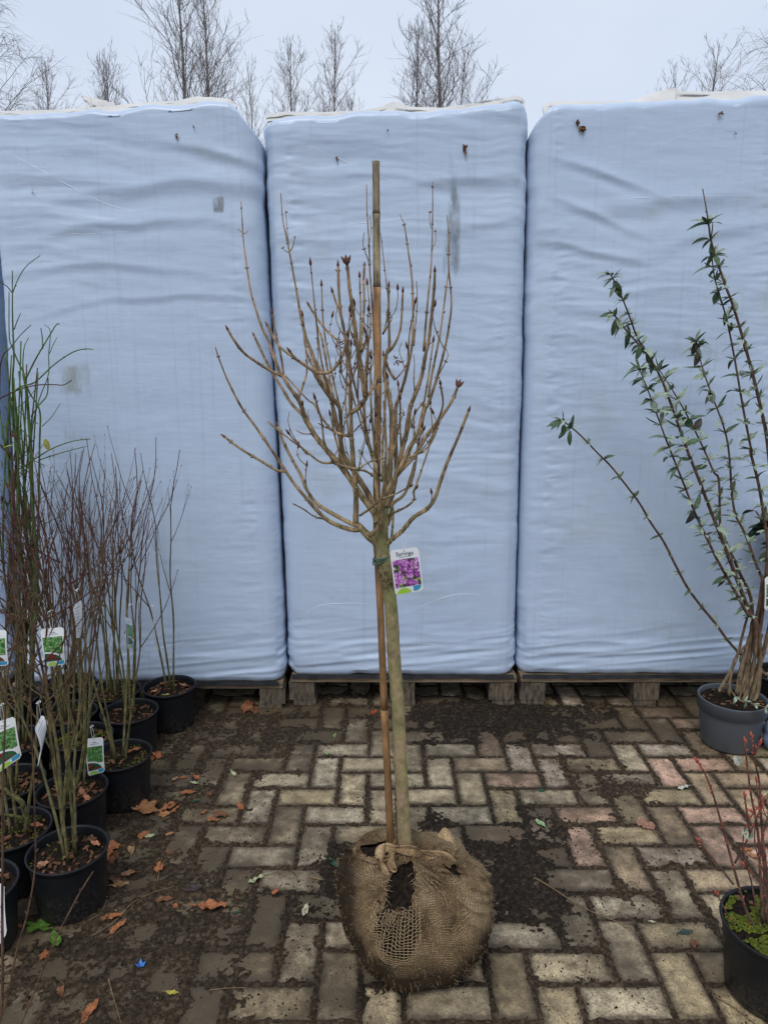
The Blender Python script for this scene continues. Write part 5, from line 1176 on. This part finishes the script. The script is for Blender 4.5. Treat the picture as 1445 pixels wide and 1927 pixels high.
for dx, dy in ((205, 1530), (195, 1510), (250, 1500), (235, 1560)): put_leaf(dk_t, pix(*r1_(dx, dy), Y=kb.y - .30), (rnd.uniform(-.3, .3), -.2, -1), rnd.uniform(.05, .075), GD, LEAVES[1:3], Vector((rnd.uniform(-.5, .5), -1, 0)))
# front right pot with moss and red buds
fp = pix(1466, 1738, z=.19); red_t = thing('potted_shrub', (fp.x, fp.y, 0), 'dark pot with bright moss and thin red budded shoots, cut off by the frame', 'potted shrub')
pot_parts(red_t, (fp.x, fp.y), .130, .105, .19, M['pot'], seed=60, chips=3, moss=6500, soil_drop=.010)
def rr_(x, y): return (1000 + x/3.247, 1350 + y/3.247)
def red_shoot(pts, r0, r1, dy):
    o, C = traced(red_t, pts, r0, r1, fp.y, fp.y + dy, 'redshoot'); b = MB(); n = len(C)
    for i in range(3, n-1):
        if rnd.random() < .65: d = (C[i+1] - C[i]).normalized(); s = d.cross(Vector((rnd.uniform(-1, 1), rnd.uniform(-1, 1), .1))).normalized(); b.bud(C[i], d*1.3 + s, rnd.uniform(.006, .012), rnd.uniform(.0016, .0024), 0, 5)
    d = (C[-1] - C[-2]).normalized(); b.bud(C[-1], d, .016, .003, 0, 5); b.bud(C[-1] - d*.004, d + Vector((.5, 0, .0)), .012, .0024, 0, 5); tag(b.build('buds', M['redbud'], o), kind='stuff')
for pts in ([rr_(1420, 1420), rr_(1310, 1180), rr_(1250, 980), rr_(1200, 800), rr_(1150, 620), rr_(1100, 450), rr_(1050, 330), rr_(1010, 270)], [rr_(1410, 1250), rr_(1395, 950), rr_(1380, 700), rr_(1340, 480), rr_(1320, 330), rr_(1300, 150)], [rr_(1430, 1240), rr_(1420, 900), rr_(1400, 600), rr_(1390, 400), rr_(1350, 220), rr_(1340, 120)],
            [rr_(1360, 230), rr_(1390, 160)], [rr_(1240, 890), rr_(1320, 740), rr_(1380, 600), rr_(1445, 480)], [rr_(1230, 1020), rr_(1130, 890), rr_(1020, 755)], [rr_(1330, 700), rr_(1310, 560), rr_(1300, 480)], [rr_(1440, 1060), rr_(1380, 990), rr_(1290, 900)], [rr_(1445, 1380), rr_(1440, 1000), rr_(1410, 720)], [rr_(1445, 1500), rr_(1350, 1400), rr_(1230, 1260), rr_(1130, 1080)], [rr_(1440, 1550), rr_(1370, 1420), rr_(1290, 1340)]):
    red_shoot(pts, 2.8 if len(pts) > 4 else 2.1, 1.2, 0.0)
for k in range(10):
    x0 = rnd.uniform(1380, 1560); red_shoot([rr_(x0, 1330), rr_(x0 + rnd.uniform(-60, 40), 1050), rr_(x0 + rnd.uniform(-110, 60), rnd.uniform(700, 850)), rr_(x0 + rnd.uniform(-140, 80), rnd.uniform(350, 620))], 1.8, .8, 0.0)
put_leaf(red_t, pix(*rr_(1235, 235), Y=fp.y), (.6, -.2, -.7), .035, (.55, .55, .45), OVAL, Vector((0, -1, .2))); put_leaf(red_t, pix(*rr_(1285, 690), Y=fp.y), (1, -.2, -.6), .04, (.42, .50, .38), OVAL, Vector((0, -1, .4)))

for root_, b_ in TUFT.values(): tag(b_.build('small_leaves', [M['leaf_pale'], M['leaf_dark']], root_), kind='stuff')
# ------------------------------------------------------------------ hanging labels
def card(name, corners, Y, label, kind, string_to, group=None, bend=.004, dY=(0, 0, 0, 0)):
    """corners: top-left, top-right, bottom-right, bottom-left in the photo"""
    Q = [pix(px, py, Y=Y + dy) for (px, py), dy in zip(corners, dY)]
    nrm = (Q[1]-Q[0]).cross(Q[3]-Q[0]).normalized()
    if nrm.y > 0: nrm = -nrm
    def at(u, v, off=0.0): p = (Q[0]*(1-u) + Q[1]*u)*(1-v) + (Q[3]*(1-u) + Q[2]*u)*v; return p + nrm*(off + bend*math.sin(math.pi*v)*1.0)
    top = at(.5, 0); t = thing(name, at(.5, 1), label, 'plant label', group)
    def region(nm, outline, mat, off, n=9):
        """outline(v) -> (u0, u1) between v0 and v1"""
        v0, v1, fn = outline; b = MB(); P = []; K = 18
        for j in range(K+1):
            v = v0 + (v1-v0)*j/K; a, c = fn(v); P.append([at(a + (c-a)*i/n, v, off) for i in range(n+1)])
        b.grid(P)
        if off == 0: b.grid([[p - nrm*.0007 for p in r_[::-1]] for r_ in P])
        return b.build(nm, mat, t)
    def rounded(v, r=.09, ar=1.55):
        e = min(v, 1 - v)*ar
        return (0, 1) if e >= r else (r - math.sqrt(max(0, r*r - (r - e)**2)), 1 - r + math.sqrt(max(0, r*r - (r - e)**2)))
    c_ = region('card', (0, 1, rounded), M['white'], 0)
    def arcf(cx, w, v0, v1): return lambda v: (max(.06, cx - w*math.sqrt(max(0, 1 - ((v1 - v)/(v1 - v0))**2))), min(.94, cx + w*math.sqrt(max(0, 1 - ((v1 - v)/(v1 - v0))**2))))
    if kind == 'lilac':
        region('picture', (.22, .84, lambda v: (.05, .95)), M['lilac_photo'], .0006)
        region('green_arc', (.86, .985, arcf(.32, .26, .86, 1.0)), M['lime'], .0006); region('blue_arc', (.85, .965, lambda v: (.66, .66 + .28*math.sqrt(max(0.02, 1 - ((v - .85)/.13)**2)))), M['cyan'], .0006)
    elif kind == 'bush':
        region('picture', (.22, .68, lambda v: (.06, .94)), M['bush_photo'], .0006); region('white_arc', (.60, .86, lambda v: (.06, min(.94, .10 + .84*math.sqrt(max(.01, 1 - ((.86 - v)/.26)**2))))), M['white'], .0010)
        region('inset_picture', (.64, .86, lambda v: (.06, min(.92, .08 + .78*math.sqrt(max(.01, 1 - ((.86 - v)/.22)**2))))), M['berry_photo'], .0014)
        region('green_arc', (.89, .985, arcf(.36, .26, .89, 1.0)), M['lime'], .0006); region('blue_arc', (.88, .97, lambda v: (.62, .95 - .3*max(0, v - .93)*10*.3)), M['cyan'], .0006)
        region('print_line', (.10, .125, lambda v: (.38, .62)), M['grey_print'], .0006); region('print_line', (.150, .165, lambda v: (.25, .76)), M['grey_print'], .0006)
    else:
        for k in range(9):
            v = .12 + k*.085; w = rnd.uniform(.35, .7); region('print_line', (v, v + .022, lambda q, w=w: (.14, .14 + w)), M['grey_print'], .0006)
    b = MB(); s = Vector(string_to); p0 = at(.5, .05, .001)
    for sg in (-1, 1):
        b.tube(cr([p0, p0.lerp(s, .4) + Vector((sg*.004, -.002, 0)), p0.lerp(s, .8) + Vector((sg*.003, -.003, 0)), s], 4), .0006, 4)
    b.tube([s + Vector((.005*math.cos(a*.7), .007*math.sin(a*.7), .0015*math.sin(a))) for a in range(11)], .0009, 4)
    b.build('string', M['white'], t)
    return t, at, nrm, Q
t, at, nrm, Q = card('plant_label', [(733, 1036), (787, 1029), (797, 1111), (744, 1121)], TY - .035, 'white card label with pink lilac picture hanging beside the lilac trunk', 'lilac', tp(757, 994, -.02), bend=.002)
def text_on(body, u, v, size, mat, name='lettering'):
    cu = bpy.data.curves.new(name, 'FONT'); cu.body = body; cu.size = 1.0; cu.align_x = 'CENTER'; cu.extrude = .004
    o = bpy.data.objects.new('tmp', cu); COL.objects.link(o); dg = bpy.context.evaluated_depsgraph_get(); me = bpy.data.meshes.new_from_object(o.evaluated_get(dg)); bpy.data.objects.remove(o)
    xax = (Q[1]-Q[0]).normalized(); zax = nrm; yax = zax.cross(xax); mtx = Matrix((xax, yax, zax)).transposed().to_4x4()
    me.transform(Matrix.Translation(at(u, v, .0009) - t.location) @ mtx @ Matrix.Scale(size, 4)); me.materials.clear(); me.materials.append(mat); link_mesh(name, me, t)
text_on('Syringa', .5, .145, .0145, M['ink'])
b = MB(); P = [[at(.34 + .32*i/4, .168 + .012*j, .0008) for i in range(5)] for j in range(2)]; b.grid(P); b.build('print_line', M['grey_print'], t)
SG = 'labels hanging on the potted shrubs'
def pt(px, py, Y): return pix(px, py, Y=Y)
card('plant_label', [(161, 1391), (195, 1387), (198, 1452), (167, 1461)], pc[2].y - .13, 'label with green shrub picture hanging before the bright mossy pot', 'bush', pt(173, 1367, pc[2].y - .12), SG)
card('plant_label', [(76, 1184), (121, 1180), (124, 1250), (88, 1255)], 1.80, 'label with green shrub picture hung high among stems, its string straight up', 'bush', pt(96, 1150, 1.8), SG)
card('plant_label', [(-16, 1362), (29, 1348), (42, 1424), (-4, 1456)], 1.85, 'tilted label with green shrub picture and red berries, largest of the labels', 'bush', pt(4, 1326, 1.85), SG)
card('plant_label', [(-32, 1188), (13, 1185), (17, 1252), (-28, 1256)], 1.75, 'label with green shrub picture cut off by the edge, hung high', 'bush', pt(-8, 1150, 1.75), SG)
card('plant_label', [(137, 1140), (154, 1128), (152, 1200), (144, 1201)], 1.85, 'white printed back of a label turned sideways high among brown stems', 'back', pt(146, 1110, 1.85), SG, dY=(0, .03, .03, 0))
card('plant_label', [(66, 1372), (80, 1345), (84, 1375), (71, 1446)], 1.72, 'curled white label back hanging below a white string knot', 'back', pt(73, 1322, 1.72), SG, bend=.012, dY=(0, .04, .04, 0))
card('plant_label', [(235, 1160), (247, 1166), (252, 1220), (241, 1221)], 2.30, 'narrow sideways label with dark green picture beside the lone back pot', 'bush', pt(245, 1138, 2.3), SG, dY=(0, .05, .05, 0))
card('plant_label', [(288, 1164), (294, 1166), (302, 1222), (296, 1224)], 2.80, 'white label seen nearly edge on beside the stems of the lone back pot', 'back', pt(288, 1140, 2.8), SG, dY=(0, .06, .06, 0))
card('plant_label', [(-22, 1660), (9, 1664), (14, 1756), (-14, 1800)], 1.50, 'white label back hanging on the cut off pot at the front', 'back', pt(-2, 1640, 1.5), SG)
card('plant_label', [(1438, 1086), (1480, 1082), (1482, 1150), (1437, 1148)], GPY - .05, 'label with green picture hanging in the grey potted shrub', 'bush', pt(1455, 1050, GPY - .05), None)

# ------------------------------------------------------------------ fallen leaves, twigs, scraps
def litter_mesh(kind, seed):
    r = random.Random(seed); b = MB(); n = 22; rings = [0, .35, .7, 1.0]; P = []
    for q in rings:
        row = []
        for i in range(n):
            a = 6.2832*i/n
            if kind == 'lobed': rad = .42 + .13*math.cos(5*a + .3) + .05*math.cos(9*a) + r.uniform(-.02, .02); ex = 1.0
            elif kind == 'ragged': rad = .40 + r.uniform(-.12, .08); ex = .75
            else: rad = .42*(1 - .12*abs(math.sin(2*a))) + r.uniform(-.012, .012); ex = .48
            x = math.cos(a)*rad*q*1.2; y = math.sin(a)*rad*q*ex
            z = .28*abs(y)*(1 if kind != 'flat' else .2) + .22*x*x + .10*float(vn(x*5 + seed, y*5, seed)) + (.06*r.uniform(-1, 1) if q > .6 else 0)
            row.append((x, y, max(-.03, z) + .04))
        P.append(row)
    b.grid(P, closed_u=True); b.tube([(-.05, 0, .03), (-.5, .02, .05), (-.75, .06, .06)], [.018, .014, .010], 4)
    o = b.build('fallen_leaf', M['leaf']); me = o.data; bpy.data.objects.remove(o); return me
LM = {k: [litter_mesh(k, i + 10*j) for i in range(3)] for j, k in enumerate(('lobed', 'ragged', 'oval', 'flat'))}
OR = (.34, .125, .05); BRN = (.17, .075, .035); TAN = (.36, .22, .11); PALE = (.42, .45, .26); DG = (.025, .085, .045); GR = (.10, .20, .03); YL = (.42, .36, .06); DK = (.05, .035, .035); CRM = (.45, .40, .28)
POTZ = []
LIT = [(298, 1422, 22, OR, 'ragged'), (286, 1428, 16, BRN, 'ragged'), (345, 1462, 13, OR, 'oval'), (330, 1466, 16, TAN, 'oval'), (371, 1463, 14, OR, 'ragged'), (366, 1474, 14, PALE, 'oval'), (355, 1492, 20, OR, 'oval'), (271, 1500, 20, OR, 'oval'), (274, 1526, 36, (.30, .14, .06), 'lobed'), (316, 1520, 28, OR, 'ragged'), (310, 1531, 18, (.42, .2, .09), 'ragged'), (330, 1524, 18, OR, 'oval'),
       (385, 1527, 14, OR, 'ragged'), (417, 1533, 24, BRN, 'ragged'), (402, 1542, 20, (.28, .11, .045), 'ragged'), (369, 1507, 12, DG, 'flat'), (270, 1572, 20, OR, 'ragged'), (282, 1573, 16, PALE, 'oval'), (321, 1570, 14, (.38, .18, .08), 'oval'), (247, 1597, 26, TAN, 'oval'), (206, 1597, 30, (.36, .14, .06), 'ragged'), (216, 1614, 26, BRN, 'ragged'), (200, 1610, 22, OR, 'lobed'), (301, 1636, 20, OR, 'ragged'), (243, 1645, 22, (.30, .15, .08), 'oval'), (220, 1660, 24, BRN, 'ragged'), (318, 1603, 14, BRN, 'oval'), (226, 1668, 26, (.36, .20, .08), 'oval'),
       (396, 1709, 46, OR, 'oval'), (443, 1716, 14, DG, 'flat'), (218, 1726, 26, OR, 'ragged'), (224, 1742, 30, (.40, .16, .07), 'oval'), (198, 1729, 14, BRN, 'ragged'), (330, 1703, 12, OR, 'ragged'), (30, 1741, 22, (.34, .13, .06), 'ragged'), (26, 1690, 28, BRN, 'oval'), (45, 1680, 20, BRN, 'ragged'), (312, 1692, 26, BRN, 'oval'), (365, 1677, 26, DK, 'oval'), (77, 1744, 36, GR, 'lobed'), (107, 1771, 38, GR, 'oval'), (84, 1797, 20, OR, 'ragged'), (325, 1868, 20, YL, 'flat'), (170, 1903, 40, OR, 'oval'), (115, 1860, 28, BRN, 'oval'),
       (466, 1332, 32, (.27, .11, .05), 'ragged'), (478, 1337, 26, BRN, 'ragged'), (703, 1340, 15, (.42, .08, .04), 'oval'), (453, 1517, 20, OR, 'oval'), (482, 1655, 26, PALE, 'oval'), (518, 1680, 14, OR, 'ragged'), (575, 1712, 24, CRM, 'oval'), (627, 1623, 22, DG, 'flat'), (614, 1417, 12, (.25, .34, .14), 'oval'), (440, 1455, 18, PALE, 'oval'), (630, 1383, 12, (.2, .3, .1), 'oval'), (1284, 1482, 20, (.52, .54, .44), 'oval'), (1017, 1549, 22, (.28, .40, .20), 'oval'), (1020, 1487, 13, DG, 'oval'), (1288, 1753, 24, (.04, .075, .06), 'oval'), (1305, 1776, 20, BRN, 'ragged'), (1213, 1553, 30, (.30, .16, .11), 'ragged'), (1405, 1598, 18, OR, 'ragged'), (1418, 1612, 22, (.36, .18, .09), 'oval'), (1226, 1733, 12, CRM, 'oval'), (395, 1493, 16, BRN, 'ragged'), (520, 1335, 10, BRN, 'ragged')]
SEEN = {}
def leaf_label(lab, px, py):
    if lab in SEEN:
        q = min((w for w in LIT if (w[0], w[1]) != (px, py)), key=lambda w: math.hypot(w[0]-px, 1.6*(w[1]-py)))
        d = math.hypot(q[0]-px, 1.6*(q[1]-py)); lab = lab.split(' on ')[0] + (f', touching one {cname(q[3])} leaf' if d < 30 else f', apart from one {cname(q[3])} leaf') + ' on ' + lab.split(' on ', 1)[1].split(' before ')[0].split(' beside ')[0].split(' near ')[0]
    SEEN[lab] = 1; return lab
def where(px, py):
    if py < 1400 and px < 800: return 'on the paving before the pallets'
    if px > 900: return 'on the paving near the red buds'
    if px > 420: return 'on the paving left of the root ball'.replace('left of', 'beside')
    if py < 1560: return 'on the soil beside the mossy black pot'
    if py < 1680: return 'on the soil beside the front corner pot'
    return 'on dark soil before the corner pot'
def cname(c):
    if c in (DG,): return 'dark green'
    if c in (GR,): return 'fresh green'
    if c in (PALE, CRM): return 'pale'
    if c == YL: return 'yellow'
    if c in (DK,): return 'blackish'
    if c in (TAN,): return 'tan'
    if c[1] > c[0]: return 'green'
    if c in (BRN,) or c[0] < .31: return 'dark brown'
    return 'orange' if c[0] < .5 else 'whitish'
for k, (px, py, s, c, kind) in enumerate(LIT):
    p = pix(px, py, z=.004); p.z = soil_h(p.x, p.y) + .002; L = s*mpp(p)*1.35; rz = rnd.uniform(0, 6.28)
    if kind == 'oval' and (px, py) in ((396, 1709),): rz = 0
    if (px, py) == (170, 1903): rz = 1.4
    o = link_mesh('fallen_leaf', rnd.choice(LM[kind])); o.matrix_basis = Matrix.Translation(p) @ Matrix.Rotation(rz, 4, 'Z') @ Matrix.Rotation(rnd.uniform(-.25, .25), 4, 'X') @ Matrix.Diagonal((L, L*rnd.uniform(.85, 1.1), L*rnd.uniform(.7, 1.4), 1)); o.color = tuple(x*1.0 for x in c) + (1,)
    sz_w = 'large ' if s >= 34 else 'small ' if s <= 16 else ''
    form = {'lobed': 'lobed', 'ragged': 'crumpled', 'oval': 'curled oval', 'flat': 'flat round'}[kind]
    tag(o, leaf_label(f'{sz_w}{cname(c)} {form} fallen leaf {where(px, py)}', px, py), 'leaf', 'fallen leaves on the paving')
# leaves lying in the pots
for k, (i, dx, dy, s, c, kind) in enumerate([(2, .03, .045, .05, OR, 'oval'), (4, .03, .0, .045, (.34, .16, .09), 'oval'), (4, .05, .035, .04, BRN, 'oval'), (4, .06, -.035, .05, (.42, .19, .10), 'oval'), (5, .06, .04, .04, (.38, .16, .08), 'oval'), (5, .0, .05, .035, BRN, 'oval'), (5, -.05, -.05, .035, (.30, .15, .09), 'ragged'), (10, .01, .0, .05, (.36, .20, .11), 'oval'), (0, .05, .03, .04, (.30, .15, .08), 'oval'), (0, -.05, -.03, .04, (.34, .2, .12), 'ragged'), (0, .005, -.06, .035, (.30, .33, .12), 'flat'), (6, .055, .03, .045, (.32, .12, .06), 'oval'), (3, -.05, .04, .04, BRN, 'ragged'), (7, .05, .0, .04, BRN, 'ragged'), (1, -.05, .03, .035, BRN, 'oval')]):
    o = link_mesh('fallen_leaf', rnd.choice(LM[kind])); o.matrix_basis = Matrix.Translation((pc[i].x + dx, pc[i].y + dy, PHT - .014)) @ Matrix.Rotation(rnd.uniform(0, 6.28), 4, 'Z') @ Matrix.Scale(s, 4); o.color = tuple(c) + (1,)
    tag(o, f'{"larger " if s > .048 else "smaller " if s < .038 else ""}{cname(c)} {"crumpled" if kind == "ragged" else "curled"} fallen leaf in the ' + {0: 'lone pot by the pallet', 1: 'pot next to the lone pot', 2: 'mossy pot at the row edge', 3: 'bright mossy pot', 4: 'pot with the forked stem', 5: 'front corner pot', 6: 'pot with the thick bent stem', 7: 'pot wedged between others', 10: 'pot against the bale'}[i], 'leaf', 'fallen leaves in the pots')
def ground_twig(pts, r, label, side=()):
    b = MB(); P = [pix(px, py, z=.004) for px, py in pts]; P = [Vector((p.x, p.y, soil_h(p.x, p.y) + .003)) for p in P]
    C = cr(P, 5); b.tube(C, [r*(1 - .5*i/(len(C)-1)) for i in range(len(C))], 5)
    for i, a, L in side:
        q = C[int(i*(len(C)-1))]; b.tube([q, q + Vector((math.cos(a)*L*.5, math.sin(a)*L*.5, .004)), q + Vector((math.cos(a)*L, math.sin(a)*L, .003))], [r*.6, r*.5, r*.3], 4)
    tag(b.build('fallen_twig', M['twig'], base=P[0]), label, 'twig', 'twigs lying on the paving')
ground_twig([(1005, 1652), (1040, 1675), (1085, 1700), (1130, 1722), (1160, 1733), (1182, 1750)], .0022, 'long straw coloured twig with forked end on the paving beside the root ball', ((.75, .2, .03), (.88, .1, .035), (.93, -.5, .03)))
ground_twig([(172, 1763), (215, 1735), (250, 1705), (290, 1680), (330, 1668)], .0016, 'thin pale twig lying across soil beside the front corner pot')
ground_twig([(205, 1846), (212, 1870), (220, 1895), (229, 1927)], .0018, 'reddish bent twig on the soil near the large orange leaf')
ground_twig([(395, 1862), (430, 1859), (466, 1857)], .0015, 'short dark straight twig on the paving near the yellow leaf'); ground_twig([(582, 1648), (598, 1653), (610, 1661)], .0028, 'short stout tan twig beside the root ball')
ground_twig([(490, 1648), (515, 1642), (540, 1632)], .0012, 'thin stalk beside the pale curled leaf'); ground_twig([(1105, 1810), (1098, 1840), (1090, 1890)], .0010, 'thin red stalk on a yellow paver near the root ball')
ground_twig([(1348, 1875), (1385, 1898), (1420, 1925)], .0016, 'thin reddish twig at the foot of the pot with red buds'); ground_twig([(297, 1660), (303, 1630), (310, 1598)], .0011, 'fine grey stalk under a crumpled orange leaf'); ground_twig([(165, 1735), (190, 1722), (203, 1695)], .0014, 'curved red stalk at the foot of the front corner pot')
ground_twig([(1158, 1330), (1165, 1348), (1174, 1362)], .0012, 'short dark red stalk on the pavers before the pallet')
b = MB(); p = pix(265, 1818, z=.006)
for k in range(4):
    a = k*1.4 + .4; d = Vector((math.cos(a), math.sin(a), .3))*.014; w = Vector((-math.sin(a), math.cos(a), .3))*.005; b.quad(p, p + d*.5 + w, p + d + Vector((0, 0, .006)), p + d*.5 - w)
tag(b.build('plastic_scrap', M['blue_scrap'], base=p), 'bright blue torn plastic scrap on the dark soil', 'scrap')
# blue bag edge beside the black pot
b = MB(); c = pix(1462, 1385, z=.06); c = Vector((c.x, c.y, 0)); rows = []
for j in range(12):
    f = j/11; rr = .055*(math.sin(math.pi*min(1, f*.85 + .12)))**.5; rows.append([(c.x + math.cos(a)*rr*(1 + .12*float(vn(a*3, f*6, 5))), c.y + math.sin(a)*rr*(1 + .12*float(vn(a*3, f*6, 7))), .004 + .13*f) for a in np.linspace(0, 6.2832, 25)[:-1]])
b.grid(rows, closed_u=True); tag(b.build('plastic_bag', simple('blue_grey_plastic', (.16, .22, .34), (.24, .31, .44), 20, .4, .4, .3), base=c), 'crumpled blue grey plastic bag beside the grey pot', 'bag')
